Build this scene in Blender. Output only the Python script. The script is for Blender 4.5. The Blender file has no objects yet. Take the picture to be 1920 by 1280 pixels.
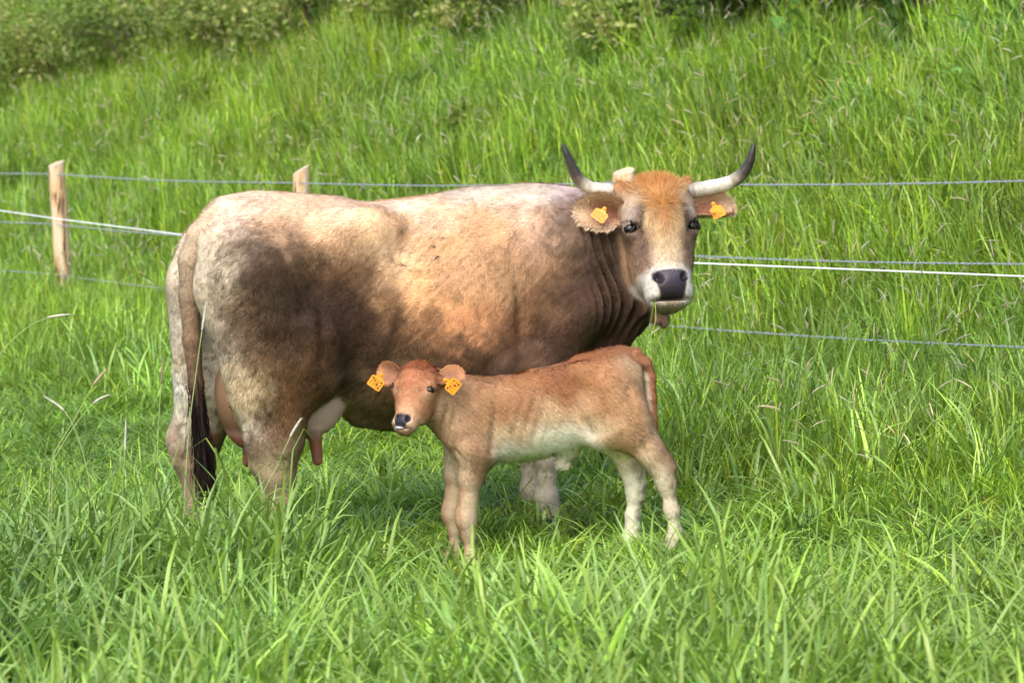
import bpy, math, random
import numpy as np
from mathutils import Vector

rng = np.random.default_rng(7)
random.seed(7)
scene = bpy.context.scene
COL = scene.collection

# ------------------------------------------------------------------ camera, sky, sun, exposure
cam_d = bpy.data.cameras.new("camera")
cam = bpy.data.objects.new("camera", cam_d)
COL.objects.link(cam)
cam.location = (0.0, 0.0, 1.6)
cam.rotation_euler = (math.radians(90), 0, 0)
cam_d.lens = 100.0
cam_d.sensor_width = 36.0
cam_d.shift_y = -320.0 / 1920.0
cam_d.clip_end = 500.0
cam_d.dof.use_dof = True
cam_d.dof.focus_distance = 11.6
cam_d.dof.aperture_fstop = 4.5
scene.camera = cam

SUN_EL, SUN_AZ = 44.0, 200.0        # azimuth: compass bearing of the sun seen from above (0 = +Y, 90 = +X)
world = bpy.data.worlds.new("World")
scene.world = world
world.use_nodes = True
wn = world.node_tree
bg = wn.nodes["Background"]
sky = wn.nodes.new("ShaderNodeTexSky")
sky.sky_type = 'NISHITA'
sky.sun_disc = False
sky.sun_elevation = math.radians(SUN_EL)
sky.sun_rotation = math.radians(SUN_AZ)
sky.air_density = 1.0
sky.dust_density = 2.5
sky.ozone_density = 0.6
wn.links.new(sky.outputs[0], bg.inputs[0])
bg.inputs[1].default_value = 0.15

sun_d = bpy.data.lights.new("sun", 'SUN')
sun_d.energy = 0.95
sun_d.angle = math.radians(38)
sun_d.color = (1.0, 0.995, 0.98)
sun = bpy.data.objects.new("sun", sun_d)
COL.objects.link(sun)
_d = Vector((math.sin(math.radians(SUN_AZ)) * math.cos(math.radians(SUN_EL)),
             math.cos(math.radians(SUN_AZ)) * math.cos(math.radians(SUN_EL)),
             math.sin(math.radians(SUN_EL))))
sun.rotation_euler = _d.to_track_quat('Z', 'Y').to_euler()
sun.location = (0, 0, 20)

scene.view_settings.view_transform = 'Standard'
scene.view_settings.look = 'None'
scene.view_settings.exposure = 1.22
scene.view_settings.gamma = 1.0
scene.cycles.max_bounces = 5
scene.cycles.transmission_bounces = 4
scene.cycles.use_denoising = True

# ------------------------------------------------------------------ helpers
def lin(c):
    c = np.asarray(c, float) / 255.0
    return np.where(c <= 0.04045, c / 12.92, ((c + 0.055) / 1.055) ** 2.4)

def link(o, parent=None):
    COL.objects.link(o)
    if parent is not None:
        o.parent = parent
    return o

def tag(o, label=None, cat=None, group=None, kind=None):
    if label: o["label"] = label
    if cat: o["category"] = cat
    if group: o["group"] = group
    if kind: o["kind"] = kind
    return o

def empty(name, loc=(0, 0, 0), rz=0.0):
    o = bpy.data.objects.new(name, None)
    o.location = loc
    o.rotation_euler = (0, 0, rz)
    o.empty_display_size = 0.1
    return link(o)

def mesh_np(name, V, faces, nper, smooth=True):
    """V (n,3); faces (m,nper) int array."""
    V = np.ascontiguousarray(V, np.float32)
    faces = np.ascontiguousarray(faces, np.int32)
    me = bpy.data.meshes.new(name)
    me.vertices.add(len(V))
    me.vertices.foreach_set("co", V.ravel())
    m = len(faces)
    me.loops.add(m * nper)
    me.loops.foreach_set("vertex_index", faces.ravel())
    me.polygons.add(m)
    me.polygons.foreach_set("loop_start", np.arange(0, m * nper, nper, dtype=np.int32))
    me.polygons.foreach_set("loop_total", np.full(m, nper, np.int32))
    if smooth:
        me.polygons.foreach_set("use_smooth", np.ones(m, bool))
    me.update(calc_edges=True)
    return me

def vcol(me, name, rgb):
    a = me.attributes.new(name, 'FLOAT_COLOR', 'POINT')
    c = np.ones((len(me.vertices), 4), np.float32)
    c[:, :3] = rgb
    a.data.foreach_set("color", c.ravel())

def vflt(me, name, val):
    a = me.attributes.new(name, 'FLOAT', 'POINT')
    a.data.foreach_set("value", np.ascontiguousarray(val, np.float32))

def obj(name, me, mat=None, parent=None):
    o = bpy.data.objects.new(name, me)
    if mat is not None:
        me.materials.clear()
        me.materials.append(mat)
    return link(o, parent)

def unit(v):
    v = np.asarray(v, float)
    return v / np.maximum(np.linalg.norm(v, axis=-1, keepdims=True), 1e-9)

def vnoise(P, scale, seed=0):
    """value noise in 0..1 at points P (n,3)"""
    p = np.asarray(P, float) * scale + 1000.0 + seed * 17.31
    i = np.floor(p).astype(np.int64)
    f = p - i
    f = f * f * (3 - 2 * f)
    def h(ix, iy, iz):
        n = (ix * 374761393 + iy * 668265263 + iz * 2147483647 + seed * 974634777) & 0x7fffffff
        n = ((n ^ (n >> 13)) * 1274126177) & 0x7fffffff
        n = n ^ (n >> 16)
        return (n & 0xffff) / 65535.0
    r = 0
    for dx in (0, 1):
        for dy in (0, 1):
            for dz in (0, 1):
                w = (f[:, 0] if dx else 1 - f[:, 0]) * (f[:, 1] if dy else 1 - f[:, 1]) * (f[:, 2] if dz else 1 - f[:, 2])
                r = r + w * h(i[:, 0] + dx, i[:, 1] + dy, i[:, 2] + dz)
    return r

def fbm(P, scale, seed=0, oct=3):
    r, a, t = 0, 1.0, 0
    for k in range(oct):
        r = r + a * vnoise(P, scale * 2 ** k, seed + k)
        t += a
        a *= 0.5
    return r / t

def sstep(a, b, x):
    t = np.clip((np.asarray(x, float) - a) / (b - a), 0, 1)
    return t * t * (3 - 2 * t)

def tube(pts, radii, n=10, caps=True):
    """swept tube through points; returns V, quads, along (0..1 per vertex)"""
    pts = np.asarray(pts, float)
    m = len(pts)
    radii = np.broadcast_to(np.asarray(radii, float), (m,))
    T = unit(np.gradient(pts, axis=0))
    up = np.array([0.0, 0.0, 1.0]) if abs(T[0][2]) < 0.9 else np.array([1.0, 0, 0])
    N = unit(np.cross(T[0], up))
    V, A = [], []
    ang = np.linspace(0, 2 * math.pi, n, endpoint=False)
    for k in range(m):
        N = unit(N - T[k] * np.dot(N, T[k]))
        B = np.cross(T[k], N)
        V.append(pts[k] + radii[k] * (np.cos(ang)[:, None] * N + np.sin(ang)[:, None] * B))
        A.append(np.full(n, k / (m - 1)))
    V = np.concatenate(V)
    A = np.concatenate(A)
    F = []
    for k in range(m - 1):
        for j in range(n):
            F.append((k * n + j, k * n + (j + 1) % n, (k + 1) * n + (j + 1) % n, (k + 1) * n + j))
    F = np.array(F)
    if caps:
        b = len(V)
        V = np.concatenate([V, pts[:1], pts[-1:]])
        A = np.concatenate([A, [0, 1]])
        cf = []
        for j in range(0, n, 2):
            cf.append((b, (j + 2) % n, (j + 1) % n, j))
            cf.append((b + 1, (m - 1) * n + j, (m - 1) * n + (j + 1) % n, (m - 1) * n + (j + 2) % n))
        F = np.concatenate([F, np.array(cf)])
    return V, F, A

def catmull(P, n=8):
    P = np.asarray(P, float)
    Q = np.concatenate([[2 * P[0] - P[1]], P, [2 * P[-1] - P[-2]]])
    out = []
    for i in range(1, len(Q) - 2):
        t = np.linspace(0, 1, n, endpoint=False)[:, None]
        p0, p1, p2, p3 = Q[i - 1], Q[i], Q[i + 1], Q[i + 2]
        out.append(0.5 * (2 * p1 + (p2 - p0) * t + (2 * p0 - 5 * p1 + 4 * p2 - p3) * t ** 2 + (-p0 + 3 * p1 - 3 * p2 + p3) * t ** 3))
    out.append(P[-1:])
    return np.concatenate(out)

# ------------------------------------------------------------------ materials
def new_mat(name):
    m = bpy.data.materials.new(name)
    m.use_nodes = True
    return m, m.node_tree, m.node_tree.nodes["Principled BSDF"]

def simple_mat(name, rgb, rough=0.6, spec=0.4, noise=0.0, nscale=40.0, bump=0.0, coat=0.0):
    m, nt, p = new_mat(name)
    p.inputs["Roughness"].default_value = rough
    p.inputs["Specular IOR Level"].default_value = spec
    p.inputs["Coat Weight"].default_value = coat
    tc = nt.nodes.new("ShaderNodeTexCoord")
    nz = nt.nodes.new("ShaderNodeTexNoise")
    nz.inputs["Scale"].default_value = nscale
    nz.inputs["Detail"].default_value = 4
    nt.links.new(tc.outputs["Object"], nz.inputs["Vector"])
    mx = nt.nodes.new("ShaderNodeMix")
    mx.data_type = 'RGBA'
    c = np.array(lin(rgb))
    mx.inputs[6].default_value = (*(c * (1 - noise)), 1)
    mx.inputs[7].default_value = (*np.clip(c * (1 + noise), 0, 1), 1)
    nt.links.new(nz.outputs[0], mx.inputs[0])
    nt.links.new(mx.outputs[2], p.inputs["Base Color"])
    if bump:
        b = nt.nodes.new("ShaderNodeBump")
        b.inputs["Strength"].default_value = bump
        b.inputs["Distance"].default_value = 0.004
        nt.links.new(nz.outputs[0], b.inputs["Height"])
        nt.links.new(b.outputs[0], p.inputs["Normal"])
    return m

def attr_mat(name, attr="coat", rough=0.65, spec=0.25, sheen=0.0, bump_scale=0.0, bump=0.0, var=0.12, vscale=60.0, gloss=None):
    """colour from a vertex attribute, broken up by fine noise"""
    m, nt, p = new_mat(name)
    p.inputs["Roughness"].default_value = rough
    p.inputs["Specular IOR Level"].default_value = spec
    p.inputs["Sheen Weight"].default_value = sheen
    a = nt.nodes.new("ShaderNodeAttribute")
    a.attribute_name = attr
    tc = nt.nodes.new("ShaderNodeTexCoord")
    nz = nt.nodes.new("ShaderNodeTexNoise")
    nz.inputs["Scale"].default_value = vscale
    nz.inputs["Detail"].default_value = 5
    nt.links.new(tc.outputs["Object"], nz.inputs["Vector"])
    mr = nt.nodes.new("ShaderNodeMapRange")
    mr.inputs[3].default_value = 1 - var * 1.6
    mr.inputs[4].default_value = 1 + var * 1.6
    nt.links.new(nz.outputs[0], mr.inputs[0])
    mul = nt.nodes.new("ShaderNodeVectorMath")
    mul.operation = 'SCALE'
    nt.links.new(a.outputs["Color"], mul.inputs[0])
    nt.links.new(mr.outputs[0], mul.inputs["Scale"])
    nt.links.new(mul.outputs[0], p.inputs["Base Color"])
    if bump:
        n2 = nt.nodes.new("ShaderNodeTexNoise")
        n2.inputs["Scale"].default_value = bump_scale
        n2.inputs["Detail"].default_value = 3
        nt.links.new(tc.outputs["Object"], n2.inputs["Vector"])
        b = nt.nodes.new("ShaderNodeBump")
        b.inputs["Strength"].default_value = bump
        b.inputs["Distance"].default_value = 0.003
        nt.links.new(n2.outputs[0], b.inputs["Height"])
        nt.links.new(b.outputs[0], p.inputs["Normal"])
    if gloss:
        g = nt.nodes.new("ShaderNodeAttribute")
        g.attribute_name = gloss
        mg = nt.nodes.new("ShaderNodeMapRange")
        mg.inputs[3].default_value = rough
        mg.inputs[4].default_value = 0.28
        nt.links.new(g.outputs["Fac"], mg.inputs[0])
        nt.links.new(mg.outputs[0], p.inputs["Roughness"])
    return m

def leaf_mat(name, attr="tint", rough=0.45, trans=0.35, spec=0.35, inst=True):
    """thin leaf: diffuse + gloss in front, light passing through from behind"""
    m, nt, p = new_mat(name)
    out = nt.nodes["Material Output"]
    a = nt.nodes.new("ShaderNodeAttribute")
    a.attribute_name = attr
    col = a.outputs["Color"]
    if inst:
        iv = nt.nodes.new("ShaderNodeAttribute")
        iv.attribute_type = 'INSTANCER'
        iv.attribute_name = "ivar"
        mul = nt.nodes.new("ShaderNodeVectorMath")
        mul.operation = 'MULTIPLY'
        nt.links.new(col, mul.inputs[0])
        nt.links.new(iv.outputs["Vector"], mul.inputs[1])
        col = mul.outputs[0]
    p.inputs["Roughness"].default_value = rough
    p.inputs["Specular IOR Level"].default_value = spec
    nt.links.new(col, p.inputs["Base Color"])
    t = nt.nodes.new("ShaderNodeBsdfTranslucent")
    tm = nt.nodes.new("ShaderNodeVectorMath")
    tm.operation = 'MULTIPLY'
    tm.inputs[1].default_value = (1.15, 1.1, 0.55)
    nt.links.new(col, tm.inputs[0])
    nt.links.new(tm.outputs[0], t.inputs["Color"])
    mix = nt.nodes.new("ShaderNodeMixShader")
    mix.inputs[0].default_value = trans
    nt.links.new(p.outputs[0], mix.inputs[1])
    nt.links.new(t.outputs[0], mix.inputs[2])
    nt.links.new(mix.outputs[0], out.inputs["Surface"])
    return m

# ------------------------------------------------------------------ ground: meadow rising to the fence, bank behind it
FP = np.array([0.65, 16.5])            # a fence post
FU = unit(np.array([2.08, -3.05]))     # along the fence
FN = np.array([-FU[1], FU[0]])         # across the fence, uphill
def fence_dist(X, Y):
    return (np.asarray(X, float) - FP[0]) * FN[0] + (np.asarray(Y, float) - FP[1]) * FN[1]

def ground_z(X, Y):
    X = np.asarray(X, float); Y = np.asarray(Y, float)
    s = fence_dist(X, Y)
    z = 0.45 + 0.13 * np.maximum(s, -4.2) + 0.03 * np.minimum(s + 4.2, 0).clip(-30, 0)
    up = np.maximum(s - 0.2, 0)
    z = z + 0.42 * up ** 2 / (up + 0.8) * (1 - 0.0) - 0.30 * np.maximum(up - 14, 0)
    P = np.stack([X, Y, 0 * X], -1).reshape(-1, 3)
    b = (vnoise(P, 0.9, 3) - 0.5).reshape(X.shape) * 0.07 + (vnoise(P, 0.35, 5) - 0.5).reshape(X.shape) * 0.10
    calm = 1 - np.exp(-((X + 0.2) ** 2 + (Y - 11.7) ** 2) / 2.0)
    return z + b * calm

def build_ground():
    def axis(lo, hi, clo, chi, fine, coarse):
        return np.concatenate([np.arange(lo, clo, coarse), np.arange(clo, chi, fine), np.arange(chi, hi + coarse, coarse)])
    xs = axis(-90, 90, -8, 8, 0.2, 4.0)
    ys = axis(-10, 150, 4, 40, 0.2, 4.0)
    X, Y = np.meshgrid(xs, ys, indexing='ij')
    Z = ground_z(X, Y)
    V = np.stack([X, Y, Z], -1).reshape(-1, 3)
    nx, ny = len(xs), len(ys)
    i = np.arange((nx - 1) * (ny - 1))
    a = (i // (ny - 1)) * ny + i % (ny - 1)
    F = np.stack([a, a + ny, a + ny + 1, a + 1], -1)
    me = mesh_np("ground", V, F, 4)
    m, nt, p = new_mat("meadow_soil")
    tc = nt.nodes.new("ShaderNodeTexCoord")
    nz = nt.nodes.new("ShaderNodeTexNoise")
    nz.inputs["Scale"].default_value = 9
    nz.inputs["Detail"].default_value = 8
    nt.links.new(tc.outputs["Object"], nz.inputs["Vector"])
    cr = nt.nodes.new("ShaderNodeValToRGB")
    cr.color_ramp.elements[0].color = (0.020, 0.030, 0.008, 1)
    cr.color_ramp.elements[1].color = (0.060, 0.095, 0.018, 1)
    nt.links.new(nz.outputs[0], cr.inputs[0])
    nt.links.new(cr.outputs[0], p.inputs["Base Color"])
    p.inputs["Roughness"].default_value = 0.9
    tag(obj("ground", me, m), kind="structure")
build_ground()

# ------------------------------------------------------------------ implicit bodies: signed distances, surface nets
class Body:
    def __init__(self):
        self.ops = []
    def add(self, f, k=0.05, box=None): self.ops.append(('u', f, k, box))
    def cut(self, f, k=0.01, box=None): self.ops.append(('s', f, k, box))
    def cone(self, a, b, ra, rb, k=0.05, sq=(1, 1, 1)):
        a, b, sq = np.array(a, float), np.array(b, float), np.array(sq, float)
        R = max(ra, rb) * sq.max()
        def f(P):
            A, B, Q = a / sq, b / sq, P / sq
            ab = B - A
            t = np.clip(((Q - A) @ ab) / max(ab @ ab, 1e-9), 0, 1)
            q = Q - A - t[:, None] * ab
            return (np.sqrt(np.einsum('ij,ij->i', q, q)) - (ra + (rb - ra) * t)) * sq.min()
        self.add(f, k, (np.minimum(a, b) - R, np.maximum(a, b) + R))
    def chain(self, pts, k=0.05):
        """pts: (x,y,z,r)"""
        for p, q in zip(pts[:-1], pts[1:]):
            self.cone(p[:3], q[:3], p[3], q[3], k)
    def ell(self, c, r, k=0.05, R=None, cut=False):
        c, r = np.array(c, float), np.array(r, float)
        def f(P):
            Q = P - c
            if R is not None:
                Q = Q @ R
            k0 = np.linalg.norm(Q / r, axis=1)
            k1 = np.linalg.norm(Q / (r * r), axis=1)
            return k0 * (k0 - 1.0) / np.maximum(k1, 1e-6)
        (self.cut if cut else self.add)(f, k, (c - r.max(), c + r.max()))
    def loft(self, S, n=2.3, k=0.05):
        """S rows: x, top, bottom, half width, height of greatest width (0..1)"""
        S = np.array(S, float)
        xs = np.linspace(S[0, 0], S[-1, 0], 400)
        from_ = lambda c: np.interp(xs, S[:, 0], S[:, c])
        def smooth(v):
            kr = np.hanning(31); kr /= kr.sum()
            return np.convolve(np.pad(v, 15, mode='edge'), kr, 'valid')
        T, B, Wd, Mx = (smooth(from_(c)) for c in (1, 2, 3, 4))
        def f(P):
            x = np.clip(P[:, 0], S[0, 0], S[-1, 0])
            t, b, w, mx = (np.interp(x, xs, c) for c in (T, B, Wd, Mx))
            zc = b + (t - b) * mx
            dz = P[:, 2] - zc
            hh = np.where(dz > 0, t - zc, zc - b)
            dx = P[:, 0] - x
            rr = ((np.abs(P[:, 1]) / w) ** n + (np.abs(dz) / hh) ** n) ** (1 / n)
            rho = np.sqrt(P[:, 1] ** 2 + dz ** 2)
            d = np.where(rho > 1e-4, rho * (1 - 1 / np.maximum(rr, 1e-3)), -np.minimum(w, hh))
            return np.where(np.abs(dx) > 0, np.sqrt(np.maximum(d, 0) ** 2 + dx ** 2) + np.minimum(d, 0) * 0, d)
        self.add(f, k)
    def __call__(self, P, cull=False):
        d = np.full(len(P), 10.0)
        lo, hi = P.min(0), P.max(0)
        for op, f, k, box in self.ops:
            if cull and box is not None and np.linalg.norm(np.maximum(np.maximum(lo - box[1], box[0] - hi), 0)) > k + .07:
                continue
            e = f(P)
            if op == 'u':
                h = np.clip(0.5 + 0.5 * (d - e) / k, 0, 1)
                d = d * (1 - h) + e * h - k * h * (1 - h)
            else:
                h = np.clip(0.5 - 0.5 * (d + e) / k, 0, 1)
                d = d * (1 - h) - e * h + k * h * (1 - h)
        return d

def polygonise(sdf, lo, hi, vox):
    lo = np.array(lo, float); hi = np.array(hi, float)
    f = 4
    n = (np.ceil((hi - lo) / (vox * f)).astype(int) + 1)
    g = [lo[i] + np.arange(n[i]) * vox * f for i in range(3)]
    P = np.stack(np.meshgrid(*g, indexing='ij'), -1).reshape(-1, 3)
    D = sdf(P, False).reshape(n).astype(np.float32)
    for step in (2, 1):                     # refine only round the surface
        D = np.repeat(np.repeat(np.repeat(D, 2, 0), 2, 1), 2, 2)
        idx = np.argwhere(np.abs(D) < vox * step * 2 * 2.1)
        out = np.empty(len(idx), np.float32)
        for s in range(0, len(idx), 40000):
            out[s:s + 40000] = sdf(lo + idx[s:s + 40000] * (vox * step), True)
        D[tuple(idx.T)] = out
    # surface nets
    inside = D < 0
    sh = np.array(D.shape) - 1
    corners = [(i, j, k) for i in (0, 1) for j in (0, 1) for k in (0, 1)]
    cnt = sum(inside[i:i + sh[0], j:j + sh[1], k:k + sh[2]].astype(np.int8) for i, j, k in corners)
    cells = np.argwhere((cnt > 0) & (cnt < 8))
    vid = np.full(sh, -1, np.int64)
    vid[tuple(cells.T)] = np.arange(len(cells))
    vals = {c: D[tuple((cells + c).T)] for c in corners}
    acc = np.zeros((len(cells), 3)); num = np.zeros(len(cells))
    for c in corners:
        for ax in range(3):
            if c[ax] == 0:
                e = list(c); e[ax] = 1; e = tuple(e)
                v0, v1 = vals[c], vals[e]
                m = (v0 < 0) != (v1 < 0)
                t = np.where(m, v0 / np.where(m, v0 - v1, 1), 0)
                pt = np.tile(np.array(c, float), (len(cells), 1))
                pt[:, ax] += t
                acc += pt * m[:, None]; num += m
    V = lo + (cells + acc / num[:, None]) * vox
    F = []
    for ax in range(3):
        s0 = [slice(None)] * 3; s1 = [slice(None)] * 3
        s0[ax] = slice(None, -1); s1[ax] = slice(1, None)
        a, b = inside[tuple(s0)], inside[tuple(s1)]
        e = np.argwhere(a != b)
        o1, o2 = [(1, 2), (2, 0), (0, 1)][ax]
        ok = (e[:, o1] > 0) & (e[:, o2] > 0) & (e[:, o1] < sh[o1]) & (e[:, o2] < sh[o2])
        e = e[ok]
        d1 = np.zeros(3, int); d1[o1] = 1
        d2 = np.zeros(3, int); d2[o2] = 1
        q = [vid[tuple(x.T)] for x in (e - d1 - d2, e - d2, e, e - d1)]
        q = np.stack(q, -1)
        flip = ~a[tuple(e.T)]
        q[flip] = q[flip][:, ::-1]
        F.append(q)
    F = np.concatenate(F)
    F = F[(F >= 0).all(1)]
    return V, F

def grad(sdf, P, e=0.004):
    g = np.stack([sdf(P + np.eye(3)[i] * e) - sdf(P - np.eye(3)[i] * e) for i in range(3)], -1)
    return unit(g)

def shepard(Q, pts, cols, sig):
    """smooth blend of sample colours (linear)"""
    out = np.zeros((len(Q), 3)); W = np.zeros(len(Q))
    for p, c in zip(pts, cols):
        d2 = ((Q - p) ** 2).sum(1)
        w = np.exp(-d2 / (2 * sig * sig)) + 1e-4 / (d2 + 0.02)
        out += w[:, None] * c; W += w
    return out / W[:, None]

def sample_mesh(V, F, n, weight=None):
    """n random points on quads; returns points and source quad ids"""
    a, b, c, d = (V[F[:, i]] for i in range(4))
    A1 = np.linalg.norm(np.cross(b - a, c - a), axis=1); A2 = np.linalg.norm(np.cross(c - a, d - a), axis=1)
    ar = A1 + A2
    if weight is not None:
        ar = ar * weight
    q = rng.choice(len(F), n, p=ar / ar.sum())
    u, v = rng.random(n)[:, None], rng.random(n)[:, None]
    return (a[q] * (1 - u) + b[q] * u) * (1 - v) + (d[q] * (1 - u) + c[q] * u) * v, q

def vertex_normals(V, F):
    fn = np.cross(V[F[:, 2]] - V[F[:, 0]], V[F[:, 3]] - V[F[:, 1]])
    N = np.zeros_like(V)
    for k in range(4):
        for c in range(3):
            N[:, c] += np.bincount(F[:, k], fn[:, c], len(V))
    return unit(N)

def hair_mesh(name, P, N, D, L, W, C, tilt, curl=0.15):
    """one bent, tapering sliver per hair, shaded with the normal of the skin below it"""
    n = len(P)
    D = unit(D - N * (D * N).sum(1, keepdims=True) + rng.normal(0, 0.16, (n, 3)))
    S = unit(np.cross(N, D))
    ti = tilt[:, None] if np.ndim(tilt) else tilt
    L = L[:, None]; W = W[:, None]
    mid = P + D * L * 0.5 + N * L * (0.5 * np.tan(ti))
    tip = P + D * L * 0.98 + N * L * (0.72 * np.tan(ti)) + S * L * rng.normal(0, curl, (n, 1))
    base = P - N * 0.002
    V = np.stack([base - S * W * .5, base + S * W * .5, mid - S * W * .45, mid + S * W * .45, tip], 1).reshape(-1, 3)
    i = np.arange(n) * 5
    T = np.concatenate([np.stack([i, i + 3, i + 1], -1), np.stack([i, i + 2, i + 3], -1), np.stack([i + 2, i + 4, i + 3], -1)])
    me = mesh_np(name, V, T, 3)
    nn = unit(N + 0.22 * D + rng.normal(0, 0.10, (n, 3)))
    me.normals_split_custom_set_from_vertices(np.repeat(nn, 5, 0).astype(np.float32))
    g = np.tile(np.array([0.86, 0.86, 0.98, 0.98, 1.1]), n)[:, None]
    vcol(me, "coat", np.repeat(C, 5, 0) * g)
    return me

MAT_HIDE = attr_mat("hide", rough=0.7, spec=0.2, var=0.10, vscale=90, bump_scale=220, bump=0.35, gloss="wet")
MAT_HAIR = attr_mat("hair", rough=0.6, spec=0.14, sheen=0.0, var=0.05, vscale=50)
MAT_HORN = attr_mat("horn", rough=0.42, spec=0.45, var=0.16, vscale=45, bump_scale=60, bump=0.3)
MAT_EYE = simple_mat("eyeball", (12, 10, 10), rough=0.08, spec=0.35)
MAT_LID = simple_mat("eyelid", (38, 30, 28), rough=0.45, spec=0.4, noise=0.2)
MAT_TAG = simple_mat("orange_plastic", (246, 150, 32), rough=0.38, spec=0.45, noise=0.06, nscale=30)
MAT_INK = simple_mat("black_ink", (25, 24, 40), rough=0.5, noise=0.1)
MAT_INK_FADED = simple_mat("faded_ink", (150, 92, 30), rough=0.5, noise=0.1)
MAT_HOOF = simple_mat("hoof_horn", (60, 48, 40), rough=0.5, noise=0.2)
MAT_TONGUE = simple_mat("tongue_skin", (170, 172, 190), rough=0.35, spec=0.5, noise=0.08)

# digits as pen strokes in a unit box
STROKES = {'7': [[(0.02, .96), (0.95, 1.0), (0.62, .5), (0.42, 0)]],
           '1': [[(0.1, .68), (0.62, 1.0), (0.55, 0)]],
           '4': [[(0.42, 1.0), (0.02, .36), (0.98, .42)], [(0.72, .72), (0.62, 0)]],
           '2': [[(0.05, .76), (0.25, .97), (0.6, .99), (0.86, .8), (0.74, .52), (0.05, .04), (1.0, .06)]],
           '0': [[(0.5, 1), (0.14, .8), (0.1, .3), (0.45, 0), (0.85, .22), (0.9, .72), (0.5, 1)]],
           '5': [[(0.9, 1), (0.2, .98), (0.12, .55), (0.6, .62), (0.9, .35), (0.6, .03), (0.08, .06)]]}

def ribbon_strokes(strokes, w):
    V, F = [], []
    for s in strokes:
        p = catmull(np.array([(x, y, 0) for x, y in s]), 4) if len(s) > 3 else np.array([(x, y, 0) for x, y in s], float)
        for a, b in zip(p[:-1], p[1:]):
            d = unit(b - a); nrm = np.array([-d[1], d[0], 0]) * w / 2
            a2, b2 = a - d * w * .3, b + d * w * .3
            z = np.array([0, 0, 1e-5 * (len(F) % 7)])
            i = len(V)
            V += [a2 - nrm + z, b2 - nrm + z, b2 + nrm + z, a2 + nrm + z]
            F.append((i, i + 1, i + 2, i + 3))
    return np.array(V), np.array(F)

def ear_tag(parent, origin, right, up, size, text, ink, neck=0.35, label=None):
    """plastic tag: rounded square with a narrower neck and a stud; text as pen strokes"""
    w, h = size
    R, U = unit(right), unit(up)
    U = unit(U - R * (U @ R)); N = np.cross(R, U)
    out = [(-.5, -.42), (-.42, -.5), (.42, -.5), (.5, -.42), (.5, .30), (.42, .40), (.20, .46), (.14, .62), (.13, .80), (.06, .88),
           (-.06, .88), (-.13, .80), (-.14, .62), (-.20, .46), (-.42, .40), (-.5, .30)]
    P = np.array([(x * w, y * h) for x, y in out])
    m = len(P)
    bend = lambda q: 0.0 * w * ((q[:, 0] / (0.5 * w)) ** 2)[:, None] * N
    o = np.asarray(origin, float)
    def lift(q, t): return o + q[:, :1] * R + q[:, 1:2] * U + N * t - bend(q)
    th = 0.0014
    V = np.concatenate([lift(P, th), lift(P, -th)])
    me = bpy.data.meshes.new("ear_tag")
    faces = [list(range(m)), list(range(2 * m - 1, m - 1, -1))] + [[i, i + m, (i + 1) % m + m, (i + 1) % m] for i in range(m)]
    me.from_pydata(V.tolist(), [], faces)
    t = obj("ear_tag", me, MAT_TAG, parent)
    if label: t["label"] = label
    if text:
        cw = 0.86 * w / len(text)
        for k, ch in enumerate(text):
            SV, SF = ribbon_strokes(STROKES[ch], 0.17 if ink is MAT_INK else 0.12)
            q = np.stack([(-.43 * w) + (k + .10) * cw + SV[:, 0] * cw * .78, -.34 * h + SV[:, 1] * h * .56], -1)
            me = mesh_np("digit", lift(q, th + 0.0008) + SV[:, 2:3] * N, SF, 4, False)
            obj("digit", me, ink, t)
    sv, sf, _ = tube([o + U * h * .72 - N * .004, o + U * h * .72 + N * .004, o + U * h * .72 + N * .006], [.0065 * w / .055, .0065 * w / .055, .003 * w / .055], 10)
    obj("stud", mesh_np("stud", sv, sf, 4), MAT_TAG, t)
    return t

def ear_surface(base, direction, width_dir, L, Wd, cup, droop=0.0, n=22, m=13, curl_tip=0.0):
    """cupped, leaf shaped ear with real thickness; returns V, quads, s, t, inner flag"""
    B, Dr = np.asarray(base, float), unit(direction)
    Wv = unit(np.asarray(width_dir, float) - Dr * (np.asarray(width_dir, float) @ Dr))
    N = np.cross(Wv, Dr)
    s = np.linspace(0, 1, n)[:, None]; t = np.linspace(-1, 1, m)[None, :]
    prof = np.interp(s[:, 0], [0, .12, .35, .6, .8, .92, .98, 1], [.42, .62, .95, 1.0, .84, .56, .28, .02])[:, None]
    cu = cup * np.interp(s[:, 0], [0, .3, .7, 1], [1.5, 1.25, .8, .35])[:, None]
    th = 0.10 * Wd * np.interp(s[:, 0], [0, .5, 1], [1.6, .9, .35])[:, None] * (1 - 0.75 * np.abs(t) ** 3)
    def pos(off):
        y = prof * Wd * t
        z = cu * (np.abs(t) ** 2.0) * prof + off - curl_tip * s ** 2 + 0 * t
        lz = -droop * s ** 2 + 0 * t
        return (B + s[..., None] * L * Dr + y[..., None] * Wv + z[..., None] * N + lz[..., None] * np.array([0, 0, 1.0])).reshape(-1, 3)
    Vi, Vo = pos(th * 0.5), pos(-th * 0.5)
    i = np.arange((n - 1) * (m - 1))
    a = (i // (m - 1)) * m + i % (m - 1)
    Fi = np.stack([a, a + m, a + m + 1, a + 1], -1)
    K = n * m
    Fo = Fi[:, ::-1] + K
    rim = [k * m for k in range(n)] + [(n - 1) * m + k for k in range(1, m)] + [k * m + m - 1 for k in range(n - 2, -1, -1)]
    Fr = np.array([(rim[k], rim[k] + K, rim[k + 1] + K, rim[k + 1]) for k in range(len(rim) - 1)])
    V = np.concatenate([Vi, Vo]); F = np.concatenate([Fi, Fo, Fr])
    S = np.tile(np.repeat(s[:, 0], m), 2); T = np.tile(np.tile(t[0], n), 2)
    inner = np.concatenate([np.ones(K), np.zeros(K)])
    return V, F, S, T, inner, (Dr, Wv, N)

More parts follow.
